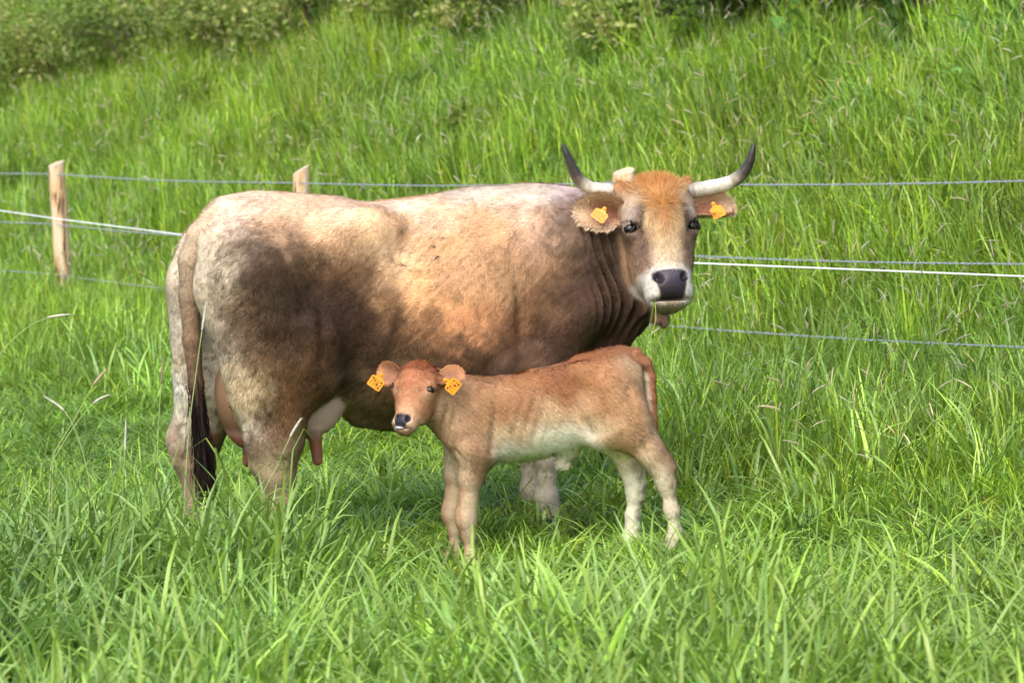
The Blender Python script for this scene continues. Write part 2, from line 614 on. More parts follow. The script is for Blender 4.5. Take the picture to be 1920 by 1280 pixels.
def quad_normals(V, F):
    n = unit(np.cross(V[F[:, 2]] - V[F[:, 0]], V[F[:, 3]] - V[F[:, 1]]))
    return n

def build_ear(root, frame, base, direction, width_dir, L, Wd, cup, cols, hairs, hlen, label=None, droop=0.0, curl_tip=0.0, flip=False):
    V, F, S, T, inn, (Dr, Wv, N) = ear_surface(base, direction, width_dir, L, Wd, cup, droop, curl_tip=curl_tip)
    rim, inside, back = (lin(c) for c in cols)
    e = sstep(0.55, 0.98, np.maximum(np.abs(T), S))[:, None]
    C = inn[:, None] * (inside * (1 - e) + rim * e) + (1 - inn[:, None]) * (back * (1 - 0.5 * e) + rim * 0.5 * e)
    me = mesh_np("ear", V, F, 4)
    vcol(me, "coat", C); vflt(me, "wet", np.zeros(len(V)))
    ear = obj("ear", me, MAT_HIDE, root)
    if label: ear["label"] = label
    P, q = sample_mesh(V, F, hairs)
    NN = quad_normals(V, F)[q]
    out = unit(NN)
    D = Dr * 0.75 + Wv * (T[F[q, 0]] * 0.9)[:, None] + rng.normal(0, 0.25, (hairs, 3)) + np.array([0, 0, -.25])
    rimw = np.maximum(np.abs(T[F[q, 0]]), S[F[q, 0]] ** 2)
    Lh = hlen * (0.5 + 0.5 * rng.random(hairs)) * (0.7 + 0.9 * rimw)
    CC = C[F[q, 0]] * (0.75 + 0.5 * rng.random((hairs, 1)))
    hm = hair_mesh("ear_hair", P, out, D, Lh, np.full(hairs, 0.0022), CC, 0.5)
    tag(obj("ear_hair", hm, MAT_HAIR, ear), kind="stuff")
    return ear, (Dr, Wv, N)

def build_eye(root, centre, out, r, lid_col=MAT_LID, up=(0, 0, 1)):
    """glossy ball with a thick lid rim and lashes"""
    c = np.asarray(centre, float); O = unit(out)
    U = unit(np.asarray(up, float) - O * (np.asarray(up, float) @ O)); R = np.cross(U, O)
    n, m = 18, 10
    V, F = [], []
    for i in range(m + 1):
        th = math.pi * i / m
        for j in range(n):
            ph = 2 * math.pi * j / n
            V.append(c + r * (math.cos(th) * O + math.sin(th) * (math.cos(ph) * R + math.sin(ph) * U)))
    for i in range(m):
        for j in range(n):
            F.append((i * n + j, i * n + (j + 1) % n, (i + 1) * n + (j + 1) % n, (i + 1) * n + j))
    eye = obj("eye", mesh_np("eye", np.array(V), np.array(F), 4), MAT_EYE, root)
    a = np.linspace(0, 2 * math.pi, 29)
    # almond lid opening
    rim = np.array([c + O * r * 0.55 + R * math.cos(t) * r * 1.08 + U * (math.sin(t) * r * (0.74 if math.sin(t) > 0 else 0.66) + 0.10 * r * math.cos(t)) for t in a])
    tv, tf, _ = tube(rim, [r * 0.13] * len(rim), 8, caps=False)
    obj("lid_rim", mesh_np("lid_rim", tv, tf, 4), MAT_LID, eye)
    # skin lids drawn over the ball from above and below
    n2, m2 = 28, 24
    th, ph = np.meshgrid(np.linspace(.02, math.pi * .62, m2), np.linspace(0, 2 * math.pi, n2, endpoint=False), indexing='ij')
    dirs = (np.cos(th)[..., None] * O + np.sin(th)[..., None] * (np.cos(ph)[..., None] * R + np.sin(ph)[..., None] * U)).reshape(-1, 3)
    q = np.array([(i * n2 + j, i * n2 + (j + 1) % n2, (i + 1) * n2 + (j + 1) % n2, (i + 1) * n2 + j) for i in range(m2 - 1) for j in range(n2)])
    hu = dirs @ U + .10 * (dirs @ R)
    for sel in (hu > .52, hu < -.66):
        f = q[sel[q].all(1)]
        ids, inv_ = np.unique(f, return_inverse=True)
        obj("eyelid", mesh_np("eyelid", c + dirs[ids] * r * 1.09, inv_.reshape(-1, 4), 4), lid_col, eye)
    k = 26
    t = np.linspace(0.15, math.pi - 0.15, k)
    base = np.array([c + O * r * .66 + R * math.cos(x) * r * 1.08 + U * math.sin(x) * r * .8 for x in t])
    dr = np.array([O * .8 + R * math.cos(x) * .9 + U * .15 for x in t])
    hm = hair_mesh("eyelash", base, np.tile(U, (k, 1)), dr, np.full(k, r * 1.0), np.full(k, r * .10), np.full((k, 3), 0.012), 0.15)
    tag(obj("eyelash", hm, MAT_HAIR, eye), kind="stuff")
    return eye

def head_frame(fwd, lateral):
    """fwd: down the face from the poll; lateral: towards image right"""
    B = unit(fwd); A = unit(np.asarray(lateral, float) - B * (np.asarray(lateral, float) @ B))
    return np.stack([A, B, np.cross(B, A)], 1)      # columns a, b, c

def rotz(v, deg):
    c, s = math.cos(math.radians(deg)), math.sin(math.radians(deg))
    v = np.asarray(v, float)
    return np.stack([v[..., 0] * c - v[..., 1] * s, v[..., 0] * s + v[..., 1] * c, v[..., 2]], -1)

def stroke_hair(name, roots, dirs, lengths, width, col, parent, mat=MAT_HAIR, segs=7, fall=1.0, wav=0.02, lean=None):
    """long hair: each strand a narrow strip that falls under its weight"""
    n = len(roots)
    P = roots.copy(); D = unit(dirs)
    side = unit(np.cross(D, rng.normal(0, 1, (n, 3))))
    V = []
    for k in range(segs + 1):
        w = width * (1 - 0.8 * k / segs)
        V.append(np.stack([P - side * w / 2, P + side * w / 2], 1))
        D = unit(D + np.array([0, 0, -1.0]) * fall / segs + rng.normal(0, wav, (n, 3)) * 3 + (0 if lean is None else lean))
        P = P + D * (lengths / segs)[:, None]
    V = np.stack(V, 1)            # n, segs+1, 2, 3
    st = (segs + 1) * 2
    F = []
    i = np.arange(n) * st
    for k in range(segs):
        F.append(np.stack([i + 2 * k, i + 2 * k + 1, i + 2 * k + 3, i + 2 * k + 2], -1))
    me = mesh_np(name, V.reshape(-1, 3), np.concatenate(F), 4)
    vcol(me, "coat", np.repeat(col, st, 0))
    return tag(obj(name, me, mat, parent), kind="stuff")

# ------------------------------------------------------------------ the cow
MAT_LID_COW = simple_mat("cow_eyelid", (128, 110, 100), rough=.7, spec=.2, noise=.15, nscale=120)
def build_cow():
    YAW = 25.0
    root = empty("cow", (-1.277, 11.45, 0.0), math.radians(YAW))
    tag(root, "large fawn and brown horned cow with orange ear tags standing behind the calf", "cow")
    inv = lambda w: rotz(np.asarray(w, float) - np.array([-1.277, 11.45, 0.0]), -YAW)   # world -> cow
    dirl = lambda v: rotz(np.asarray(v, float), -YAW)
    gz = lambda x, y: float(ground_z(*(np.array([-1.277, 11.45]) + rotz(np.array([x, y, 0.0]), YAW)[:2])))
    b = Body()
    # trunk: x, top, bottom, half width, level of greatest width
    b.loft([(.015, 1.33, 1.10, .10, .5), (.055, 1.41, 1.00, .15, .55), (.12, 1.455, .90, .19, .58), (.24, 1.503, .80, .235, .58), (.40, 1.492, .72, .265, .56),
            (.58, 1.470, .64, .295, .52), (.78, 1.470, .565, .335, .48), (.95, 1.486, .548, .375, .45), (1.14, 1.515, .575, .385, .45),
            (1.30, 1.53, .61, .365, .47), (1.45, 1.535, .66, .325, .5), (1.58, 1.525, .72, .28, .52), (1.68, 1.50, .80, .22, .55), (1.76, 1.45, .92, .14, .55)], n=2.35, k=.05)
    for s in (-1, 1):
        b.ell((.64, s * .230, 1.365), (.13, .07, .07), .14)           # hook bone
        b.ell((.07, s * .115, 1.30), (.075, .065, .075), .09)        # pin bone
        b.ell((1.45, s * .225, 1.16), (.19, .10, .30), .10)            # shoulder blade
        b.cone((1.60, s * .22, 1.02), (1.45, s * .225, .82), .125, .105, .09)
    b.cone((.12, 0, 1.44), (.60, 0, 1.425), .045, .05, .10)            # sacrum
    b.cone((1.25, 0, 1.40), (1.52, 0, 1.39), .08, .08, .10)            # withers
    # near hind leg (right)
    def hind(s, dx, hock, gy):
        y = s * .215
        b.cone((.20 + dx * .2, s * .15, 1.17), (.30 + dx * .6, s * .20, .84), .195, .165, .10)
        b.cone((.42 + dx * .5, s * .215, .92), (.44 + dx * .8, s * .225, .78), .14, .10, .10)      # stifle
        b.cone((.085 + dx * .25, s * .16, 1.12), (.180 + dx, s * .215, .72), .125, .105, .09)       # hamstring
        b.cone((.30 + dx, s * .215, .80), (hock[0] + .035, hock[1], hock[2] + .10), .145, .098, .07)
        b.cone((hock[0] + .035, hock[1], hock[2] + .10), (hock[0] + .02, hock[1], hock[2] - .04), .092, .078, .05)
        b.cone((hock[0] - .05, hock[1], hock[2] + .06), (hock[0] - .05, hock[1], hock[2] - .01), .046, .042, .04)  # point of hock
        b.cone((.17 + dx, s * .22, .68), (hock[0] - .045, hock[1], hock[2] + .06), .065, .042, .06)  # tendon
        g = gz(hock[0] + .03, hock[1])
        b.cone((hock[0] + .02, hock[1], hock[2] - .03), (hock[0] + .03, hock[1], g + .16), .066, .050, .04)
        b.cone((hock[0] + .03, hock[1], g + .16), (hock[0] + .05, hock[1], g + .10), .054, .05, .03)
        b.cone((hock[0] + .05, hock[1], g + .10), (hock[0] + .085, hock[1], g + .045), .05, .055, .03)
        return hock[0] + .09, hock[1], g
    feet = [hind(-1, 0, (.235, -.25, .44), 0), hind(1, -.085, (.075, .265, .43), 0)]
    # front legs
    def fore(s, elbow, knee, foot):
        b.cone(elbow, (knee[0] - .01, knee[1], knee[2] + .10), .105, .066, .07)
        b.cone((knee[0], knee[1], knee[2] + .08), (knee[0] + .004, knee[1], knee[2] - .04), .064, .058, .04)
        g = gz(foot[0], foot[1])
        b.cone((knee[0], knee[1], knee[2] - .04), (foot[0], foot[1], g + .15), .048, .042, .03)
        b.cone((foot[0], foot[1], g + .15), (foot[0] + .03, foot[1], g + .05), .050, .052, .03)
        return foot[0] + .035, foot[1], g
    feet.append(fore(-1, (1.46, -.20, .78), (1.515, -.115, .44), (1.52, -.105, .1)))
    feet.append(fore(1, (1.46, .20, .78), (1.545, .105, .44), (1.55, .10, .1)))
    # udder and teats
    b.ell((.25, .0, .70), (.155, .145, .235), .05)
    b.ell((.46, -.075, .70), (.165, .115, .185), .05)
    b.ell((.46, .075, .70), (.165, .11, .18), .05)
    for p, q in (((.47, -.115, .545), (.478, -.13, .425)), ((.46, .09, .54), (.465, .1, .43)), ((.27, -.06, .50), (.265, -.065, .41)), ((.26, .07, .50), (.25, .075, .41))):
        b.cone(p, q, .030, .020, .025)
    # belly seam and brisket
    b.cone((.72, 0, .60), (.88, 0, .585), .05, .05, .10)
    b.cone((1.60, 0, .84), (1.76, -.03, .90), .12, .11, .10)
    # head frame
    HO = inv((.590, 11.90, 1.572))
    HR = head_frame(dirl((.10, -.33, -.937)), dirl((.985, .17, .0)))
    toH = lambda P: (P - HO) @ HR
    fromH = lambda Q: HO + np.asarray(Q, float) @ HR.T
    # neck
    n1 = fromH((0, .115, -.11)); n2 = fromH((0, .24, -.17)); n3 = fromH((0, .40, -.17))
    b.cone((1.50, 0, 1.375), n1, .12, .115, .10)
    b.cone((1.55, -.01, 1.22), n2, .245, .125, .12)
    b.cone((1.62, -.01, 1.02), n3, .20, .085, .10)
    b.cone(fromH((-.02, .47, -.20)), (1.80, -.10, .84), .05, .07, .09)       # dewlap
    b.cone((1.80, -.10, .84), (1.70, -.03, .72), .07, .08, .09)
    b.cone(fromH((-.03, .47, -.16)), fromH((.0, .58, -.13)), .06, .032, .08)   # loose skin under the jaw
    body_only = Body(); body_only.ops = list(b.ops)
    h = Body()
    h.ell((0, .115, -.01), (.134, .105, .115), .05)
    h.ell((0, .20, .0), (.138, .145, .105), .06)
    h.cone((0, .20, -.005), (0, .44, .015), .112, .082, .06, sq=(1.05, 1, .95))
    for s in (-1, 1):
        h.ell((s * .118, .205, .022), (.034, .05, .045), .05)           # brow
        h.ell((s * .076, .31, -.065), (.060, .18, .115), .06)           # cheek and jaw
        h.ell((s * .056, .522, .018), (.042, .048, .062), .03)          # upper lip
        h.cone((s * .115, .10, -.02), (s * .145, .045, -.02), .045, .036, .04)   # horn base
        h.ell((s * .124, .245, .030), (.026, .028, .026), .03)
    h.ell((0, .485, .028), (.086, .082, .072), .045)
    h.ell((0, .485, .075), (.066, .048, .034), .025)                      # nose pad
    h.ell((0, .562, .002), (.064, .024, .058), .018)                       # chin
    h.cone((0, .36, -.13), (0, .52, -.03), .07, .046, .05)
    for s in (-1, 1):
        rt = np.array([[math.cos(s * .5), -math.sin(s * .5), 0], [math.sin(s * .5), math.cos(s * .5), 0], [0, 0, 1]])
        h.ell((s * .056, .466, .108), (.016, .028, .048), .012, rt, cut=True)
        h.ell((s * .125, .238, .066), (.026, .020, .020), .02, cut=True)
    h.ell((0, .552, .07), (.092, .006, .07), .012, cut=True)
    b.add(lambda P: h(toH(P)), .035, (fromH((0, .3, 0)) - .40, fromH((0, .3, 0)) + .40))
    # groove the tail hangs in
    b.cut(lambda P: np.linalg.norm((P[:, :2] - np.array([.012, 0])) / np.array([1.0, 1.25]), axis=1) - .062 + 8 * np.maximum(np.maximum(P[:, 2] - 1.27, .80 - P[:, 2]), 0) * .05 + np.maximum(P[:, 2] - 1.30, 0), .035, (np.array([-.1, -.12, .7]), np.array([.1, .12, 1.4])))
    # tail
    tp = [(.17, 0, 1.425, .065), (.105, .0, 1.405, .062), (.03, .0, 1.335, .058), (-.015, 0, 1.24, .050), (-.022, .0, 1.10, .042), (-.012, 0, .92, .035), (.006, 0, .74, .028), (.022, 0, .60, .02)]
    tail = Body(); tail.chain([(x, y, z, r) for x, y, z, r in tp], .02)
    b.add(tail, .022, (np.array([-.12, -.06, .55]), np.array([.16, .06, 1.5])))
    # skin folds of the bent neck
    fdir = unit(np.array([.30, 0, 1.0]))
    def seg(P, A, B):
        A, B = np.array(A, float), np.array(B, float)
        t = np.clip((P - A) @ (B - A) / ((B - A) @ (B - A)), 0, 1)
        return np.linalg.norm(P - A - t[:, None] * (B - A), axis=1)
    def relief(P):
        # hip ridge, hollow flank, thigh muscles, shoulder edge, ribs (mirrored left and right)
        Q = P.copy(); Q[:, 1] = np.abs(Q[:, 1])
        x, y, z = Q.T
        side = sstep(.10, .20, y)
        r = 0
        ridge = np.minimum.reduce([seg(Q, (.55, .20, 1.42), (.66, .27, 1.37)), seg(Q, (.66, .27, 1.37), (.70, .31, 1.22)), seg(Q, (.70, .31, 1.22), (.72, .34, 1.02)), seg(Q, (.72, .34, 1.02), (.66, .32, .80))])
        r = r - .016 * np.exp(-(ridge / .038) ** 2)
        r = r - .022 * np.exp(-(np.linalg.norm(Q - (.64, .26, 1.385), axis=1) / .055) ** 2)                        # point of the hip
        r = r + .030 * np.exp(-((x - .86) / .10) ** 2 - ((z - 1.30) / .095) ** 2) * side                          # hollow of the flank
        r = r + .022 * np.exp(-((x - .38) / .12) ** 2 - ((z - 1.38) / .055) ** 2) * sstep(.07, .14, y)               # rump slopes off the spine
        r = r + .014 * np.exp(-(seg(Q, (.12, .24, 1.20), (.26, .33, .80)) / .028) ** 2)                              # groove behind the thigh muscle
        r = r + .010 * np.exp(-(seg(Q, (.45, .33, 1.15), (.40, .34, .86)) / .030) ** 2)
        r = r + .016 * np.exp(-(seg(Q, (1.26, .36, 1.30), (1.30, .36, .80)) / .030) ** 2)                            # behind the shoulder
        r = r - .010 * np.exp(-(seg(Q, (1.47, .30, 1.36), (1.56, .32, 1.02)) / .035) ** 2)                          # spine of the shoulder blade
        r = r + .012 * np.exp(-(seg(Q, (1.66, .28, 1.30), (1.60, .30, .95)) / .028) ** 2)
        ribs = np.sin((x + .35 * (z - 1.0)) * 2 * math.pi / .083) * np.exp(-((x - 1.05) / .15) ** 2 - ((z - 1.02) / .20) ** 2) * side
        r = r + .0040 * ribs
        r = r + .006 * (fbm(P, 9, 71, 2) - .5) * 2 * side
        return r
    def sdf(P, cull=False):
        d = b(P, cull)
        mm = np.abs(d) < .09
        mm &= P[:, 0] < 1.75
        if mm.any():
            d[mm] += 1.15 * relief(P[mm])
        m = (P[:, 0] > 1.4) & (np.abs(d) < .06)
        if m.any():
            Q = P[m]
            t = Q[:, 0] + .18 * (Q[:, 2] - 1.1) - .35 * (Q[:, 1] + .2) * 0
            w = np.exp(-((t - 1.765) / .14) ** 4) * sstep(.78, .95, Q[:, 2]) * (1 - sstep(1.38, 1.48, Q[:, 2])) * sstep(.05, -.08, Q[:, 1])
            hh = toH(Q)
            w = w * sstep(.02, .06, h(hh))
            wob = (vnoise(Q, 4, 9) - .5) * .075
            w = w * (.35 + 1.1 * vnoise(Q, 7, 19))
            d[m] += .011 * w * np.sin((t + wob) * 2 * math.pi / .038)
        return d
    V, F = polygonise(sdf, (-.22, -.86, -.16), (2.18, .5, 1.72), .0070)
    VN = vertex_normals(V, F)
    # ---- coat colours, with a painted highlight on the hip ridge, over the animal's side (x, |y|, z)
    S = COW_COAT
    pts = np.array([s[:3] for s in S]); cols = np.array([lin(s[3:6]) for s in S])
    hp = np.array([p[:2] for p in COW_FACE]); hc = np.array([lin(p[2:5]) for p in COW_FACE]) * .88
    def colour(P, Nn):
        Q = P + (np.stack([vnoise(P, 9, 1), vnoise(P, 9, 2), vnoise(P, 9, 3)], -1) - .5) * .10 + (np.stack([vnoise(P, 28, 4), vnoise(P, 28, 5), vnoise(P, 28, 6)], -1) - .5) * .085 + (np.stack([vnoise(P, 65, 7), vnoise(P, 65, 8), vnoise(P, 65, 9)], -1) - .5) * .045
        Q = Q.copy(); Q[:, 1] = np.abs(Q[:, 1]) * .8
        pp = pts.copy(); pp[:, 1] *= .8
        C = shepard(Q, pp, cols, .055)
        # mottling, tan cast on the barrel
        mo = fbm(P * np.array([1, 1, .7]), 12, 21, 4)
        C = C * (0.68 + 0.64 * mo)[:, None]
        C = C * .92 + C.mean(1, keepdims=True) * .08
        # udder and teats: bare skin
        ud = (P[:, 0] > .05) & (P[:, 0] < .66) & (np.abs(P[:, 1]) < .21) & (P[:, 2] < .80)
        uw = np.zeros(len(P))
        if ud.any():
            Qd = P[ud]
            e = np.minimum.reduce([np.linalg.norm((Qd - (.25, 0, .70)) / (.155, .145, .235), axis=1), np.linalg.norm((Qd - (.46, -.075, .70)) / (.165, .115, .185), axis=1), np.linalg.norm((Qd - (.46, .075, .70)) / (.165, .11, .18), axis=1)])
            teat = sstep(.56, .50, Qd[:, 2]) * sstep(.42, .40, np.abs(Qd[:, 0] - .36) + .2)
            legd = np.minimum(np.linalg.norm(Qd[:, :2] - (.26, -.25), axis=1), np.linalg.norm(Qd[:, :2] - (.10, .265), axis=1))
            w = sstep(1.10, 1.0, e)
            teat = sstep(.565, .51, Qd[:, 2]) * (np.abs(Qd[:, 1]) < .17) * (legd > .10)
            w = np.maximum(w, teat)
            uw[ud] = w
            pink = lin((205, 172, 158)) * (1 - teat[:, None]) + lin((138, 88, 68)) * teat[:, None]
            rear = sstep(.36, .24, Qd[:, 0])[:, None] * (1 - teat[:, None])
            low = sstep(.72, .50, Qd[:, 2])[:, None]
            pink = pink * (1 - rear) + (lin((128, 100, 74)) * (1 - low) + lin((82, 60, 42)) * low) * rear
            C[ud] = C[ud] * (1 - w[:, None]) + pink * w[:, None]
        # dried mud on the hindquarters
        mud = sstep(.50, .66, fbm(P, 55, 41)) * sstep(.44, .60, fbm(P, 8, 44)) * np.maximum(sstep(.34, .18, P[:, 0]), sstep(.62, .50, P[:, 2]) * (P[:, 0] < .5)) * (1 - .4 * uw)
        C = C * (1 - .60 * mud[:, None]) + lin((74, 62, 44)) * .60 * mud[:, None]
        # flecks of dung on the loin
        fl = sstep(.82, .88, vnoise(P, 52, 77)) * np.exp(-((P[:, 0] - .86) / .16) ** 2 - ((P[:, 2] - 1.27) / .11) ** 2)
        C = C * (1 - np.clip(fl * 1.3, 0, .85)[:, None]) + lin((52, 50, 50)) * np.clip(fl * 1.3, 0, .85)[:, None]
        # tail: darker towards its end
        dt = tail(P)
        tw = sstep(.02, .004, dt) * (P[:, 0] < .09)
        tc = np.stack([np.interp(P[:, 2], [.5, .75, .95, 1.15, 1.3, 1.42], c) for c in np.array([lin(c) for c in ((40, 31, 26), (100, 78, 62), (140, 114, 90), (152, 132, 108), (184, 162, 134), (212, 186, 156))]).T], -1)
        C = C * (1 - tw[:, None]) + tc * tw[:, None]
        # head
        wet = np.zeros(len(P))
        near = np.linalg.norm(P - fromH((0, .3, 0)), axis=1) < .48
        hw = np.zeros(len(P))
        if near.any():
            q = toH(P[near]); dh = h(q)
            w = sstep(.030, .006, dh)
            qq = q[:, :2] + (np.stack([vnoise(P[near], 40, 11), vnoise(P[near], 40, 12)], -1) - .5) * .016
            qq[:, 0] = np.abs(qq[:, 0])
            c = shepard(qq, hp, hc, .017)
            sa, sb = np.abs(q[:, 0]) + (vnoise(P[near], 60, 15) - .5) * .008, q[:, 1]
            line = np.interp(sb, [.14, .17, .20, .235, .27], [.070, .080, .089, .095, .094])
            streak = np.exp(-((sa - line) / .0105) ** 2) * sstep(.135, .165, sb) * sstep(.285, .255, sb)
            c = c * (1 - .88 * streak[:, None]) + lin((58, 46, 45)) * .88 * streak[:, None]
            under = np.exp(-((sa - .105) / .022) ** 2 - ((sb - .278) / .014) ** 2) + .8 * np.exp(-((sa - .088) / .020) ** 2 - ((sb - .335) / .05) ** 2)
            c = c * (1 - .6 * under[:, None]) + lin((98, 78, 68)) * .6 * under[:, None]
            side = sstep(.02, -.05, q[:, 2])[:, None] * sstep(.20, .26, q[:, 1])[:, None] * sstep(.46, .40, q[:, 1])[:, None]
            c = c * (1 - side) + lin((176, 142, 112)) * side
            c = c * (.84 + .32 * fbm(P[near], 60, 14))[:, None]
            # dark nose pad with nostrils, white band round it
            a_, b_ = np.abs(q[:, 0]), q[:, 1]
            top = .436 + .10 * np.maximum(a_ - .045, 0) * 0
            nose = sstep(.006, -.006, np.maximum(np.maximum(a_ - np.interp(b_, [.43, .445, .47, .49, .52, .56], [.060, .076, .079, .066, .057, .050]), .436 - b_), b_ - .552)) * sstep(.03, .05, q[:, 2])
            pad = lin((74, 68, 76)) * (1 - sstep(.45, .50, b_))[:, None] + lin((46, 41, 46)) * sstep(.45, .50, b_)[:, None]
            hole = np.exp(-(((np.abs(q[:, 0]) - .056) / .015) ** 2 + ((b_ - .468) / .025) ** 2))[:, None]
            pad = pad * (1 - .8 * hole) + lin((16, 13, 14)) * .8 * hole
            c = c * (1 - nose[:, None]) + pad * nose[:, None]
            mouth = np.exp(-((b_ - .556) / .006) ** 2) * sstep(.02, .05, q[:, 2]) * (a_ < .09)
            c = c * (1 - .7 * mouth[:, None]) + lin((90, 60, 45)) * .7 * mouth[:, None]
            C[near] = C[near] * (1 - w[:, None]) + c * w[:, None]
            wet[near] = nose * w
            hw[near] = w
        return C, wet, hw, uw
    C, wet, hw, uw = colour(V, VN)
    me = mesh_np("body", V, F, 4)
    vcol(me, "coat", C); vflt(me, "wet", wet)
    body = obj("body", me, MAT_HIDE, root)
    # ---- short coat
    n = 380000
    facing = np.where(quad_normals(V, F)[:, 1] > .5, .45, 1.0)      # the coat is thinner on the sheltered side
    P, q = sample_mesh(V, F, n, facing)
    pick = F[q, rng.integers(0, 4, n)]
    Nn, C, wet, hw, uw = VN[pick], C[pick], wet[pick], hw[pick], uw[pick]
    keep = (wet < .3) & (rng.random(n) > uw * .93) & (P[:, 2] > -.02)
    P, Nn, C, hw, uw = P[keep], Nn[keep], C[keep], hw[keep], uw[keep]
    n = len(P)
    D = np.tile(np.array([-.72, 0, -.62]), (n, 1))
    leg = sstep(.85, .6, P[:, 2])[:, None] * (1 - hw[:, None])
    D = D * (1 - leg) + np.array([-.12, 0, -1.0]) * leg
    thigh = (sstep(.55, .30, P[:, 0]) * sstep(.5, .8, P[:, 2]))[:, None]
    D = D * (1 - thigh) + np.array([-.45, 0, -.85]) * thigh
    top = sstep(1.30, 1.46, P[:, 2])[:, None]
    D = D * (1 - top) + np.array([-1, 0, -.1]) * top
    D = D + (np.stack([vnoise(P, 6, 31), vnoise(P, 6, 32), vnoise(P, 6, 33)], -1) - .5) * 1.0 + (np.stack([vnoise(P, 20, 34), vnoise(P, 20, 35), vnoise(P, 20, 36)], -1) - .5) * .7
    L = (.012 + .012 * rng.random(n)) * (1 - .55 * sstep(.62, .50, P[:, 2])) * (1 - .5 * sstep(1.66, 1.74, P[:, 0])) * (1 - .4 * sstep(.02, -.03, P[:, 0]))
    # face: hair runs down the face, away from the whorl on the forehead
    m = hw > .3
    qh = toH(P[m])
    wh = qh[:, :2] - np.array([0, .155])
    r = np.linalg.norm(wh, axis=1)
    rad = unit(np.stack([wh[:, 0], wh[:, 1], 0 * r], -1))
    down = np.stack([.25 * np.sign(qh[:, 0]) * sstep(.02, .1, np.abs(qh[:, 0])), np.ones(len(qh)), 0 * r], -1)
    f = sstep(.17, .07, r)[:, None]
    D[m] = (rad * f + down * (1 - f)) @ HR.T
    L[m] = .010 + .012 * rng.random(m.sum()) + .012 * sstep(.30, .12, qh[:, 1]) * (np.abs(qh[:, 0]) < .1) - .006 * sstep(.38, .44, qh[:, 1])
    L *= np.where(uw > .4, .4, 1)
    tint = np.exp(rng.normal(0, .17, n))[:, None] * (1 + .10 * rng.normal(0, 1, (n, 1)) * np.array([0, .3, .9]))
    cl = (.52 + .72 * vnoise(np.stack([(-.72 * P[:, 0] - .62 * P[:, 2]) * 20, P[:, 1] * 50, (.62 * P[:, 0] - .72 * P[:, 2]) * 80], -1), 1.0, 51) + .26 * fbm(P, 26, 53, 2))[:, None]
    cl = np.where(m[:, None], .84 + .32 * vnoise(P, 90, 51)[:, None], cl)
    hm = hair_mesh("coat", P, Nn, D, L, np.where(m, .0016, .0020) * (.8 + .4 * rng.random(n)), np.clip(C * tint * cl, 0, 1), .12 + .20 * rng.random(n))
    tag(obj("coat", hm, MAT_HAIR, body), kind="stuff")
    # ---- long hair between the horns
    k = 9000
    ab = np.stack([rng.uniform(-.140, .140, k), rng.uniform(-.01, .22, k)], -1)
    keepk = (rng.random(k) < sstep(.24, .06, ab[:, 1] + 1.1 * np.maximum(np.abs(ab[:, 0]) - .07, 0)) + .12) & (np.abs(ab[:, 0]) < np.interp(ab[:, 1], [0, .07, .12, .22], [.14, .125, .085, .06]))
    ab = ab[keepk]; k = len(ab)
    qh = np.stack([ab[:, 0], ab[:, 1], np.full(k, .16)], -1)
    for _ in range(14):
        qh[:, 2] -= h(qh) * .9
    Nh = grad(h, qh)
    wh = qh[:, :2] - np.array([0, .165]); wr = np.linalg.norm(wh, axis=1)
    rad = np.stack([wh[:, 0] * 1.35, wh[:, 1], 0 * wr], -1) / np.maximum(wr, .02)[:, None]
    dd = rad + Nh * .05 + rng.normal(0, .12, (k, 3))
    qq = qh[:, :2].copy(); qq[:, 0] = np.abs(qq[:, 0])
    base = shepard(qq, hp, hc, .017) * np.exp(rng.normal(0, .2, (k, 1)))
    Lf = (.020 + .020 * rng.random(k)) * (.55 + .65 * sstep(.16, .0, qh[:, 1]))
    stroke_hair("forelock", fromH(qh), dd @ HR.T, Lf, .0020, np.clip(base, 0, .9), root, segs=4, fall=.22, wav=.03)
    # ---- eyes
    for s in (-1, 1):
        e0, ed = np.array([s * .08, .238, .0]), unit(np.array([s * .80, 0, .60]))
        tt = np.linspace(0, .12, 400)[:, None]
        te = tt[np.argmax(h(e0 + ed * tt) > 0)]
        c = fromH(e0 + ed * (te - .016))
        build_eye(root, c, HR @ unit(np.array([s * .76, -.05, .66])), .030, lid_col=MAT_LID_COW, up=HR @ np.array([0, -1.0, 0]))
    # ---- horns (world shapes measured from the head)
    # offsets from between the eyes: right, away from the viewer, up
    EY = inv((.622, 11.84, 1.36))
    for P0 in ([(-.135, .06, .150, .037), (-.165, .055, .150, .0355), (-.225, .04, .157, .033), (-.290, .02, .166, .031), (-.342, .0, .200, .028), (-.375, -.02, .262, .022), (-.396, -.03, .312, .015), (-.410, -.03, .344, .008), (-.413, -.03, .351, .003)],
               [(.120, .06, .150, .037), (.150, .055, .158, .0355), (.215, .045, .172, .033), (.285, .03, .190, .031), (.335, .01, .224, .028), (.364, -.01, .272, .022), (.376, -.02, .316, .015), (.383, -.02, .348, .008), (.384, -.02, .356, .003)]):
        P0 = np.array(P0)
        pr = catmull(P0, 10)
        rr = .93 * pr[:, 3] * (1 + .045 * np.sin(np.linspace(0, 60, len(pr))) * np.linspace(1, 0, len(pr)))
        tv, tf, al = tube(EY + rotz(pr[:, :3], -YAW), rr, 16)
        arc = np.r_[0, np.cumsum(np.linalg.norm(np.diff(pr[:, :3], axis=0), axis=1))]; arc /= arc[-1]
        t = np.interp(al, np.linspace(0, 1, len(arc)), arc) + (vnoise(tv, 30, 61) - .5) * .10
        cc = np.stack([np.interp(t, [0, .10, .3, .46, .56, .66, .85, 1], c) for c in np.array([lin(c) for c in ((120, 110, 98), (165, 156, 142), (196, 188, 174), (200, 188, 166), (112, 100, 88), (62, 55, 51), (46, 40, 38), (36, 32, 30))]).T], -1)
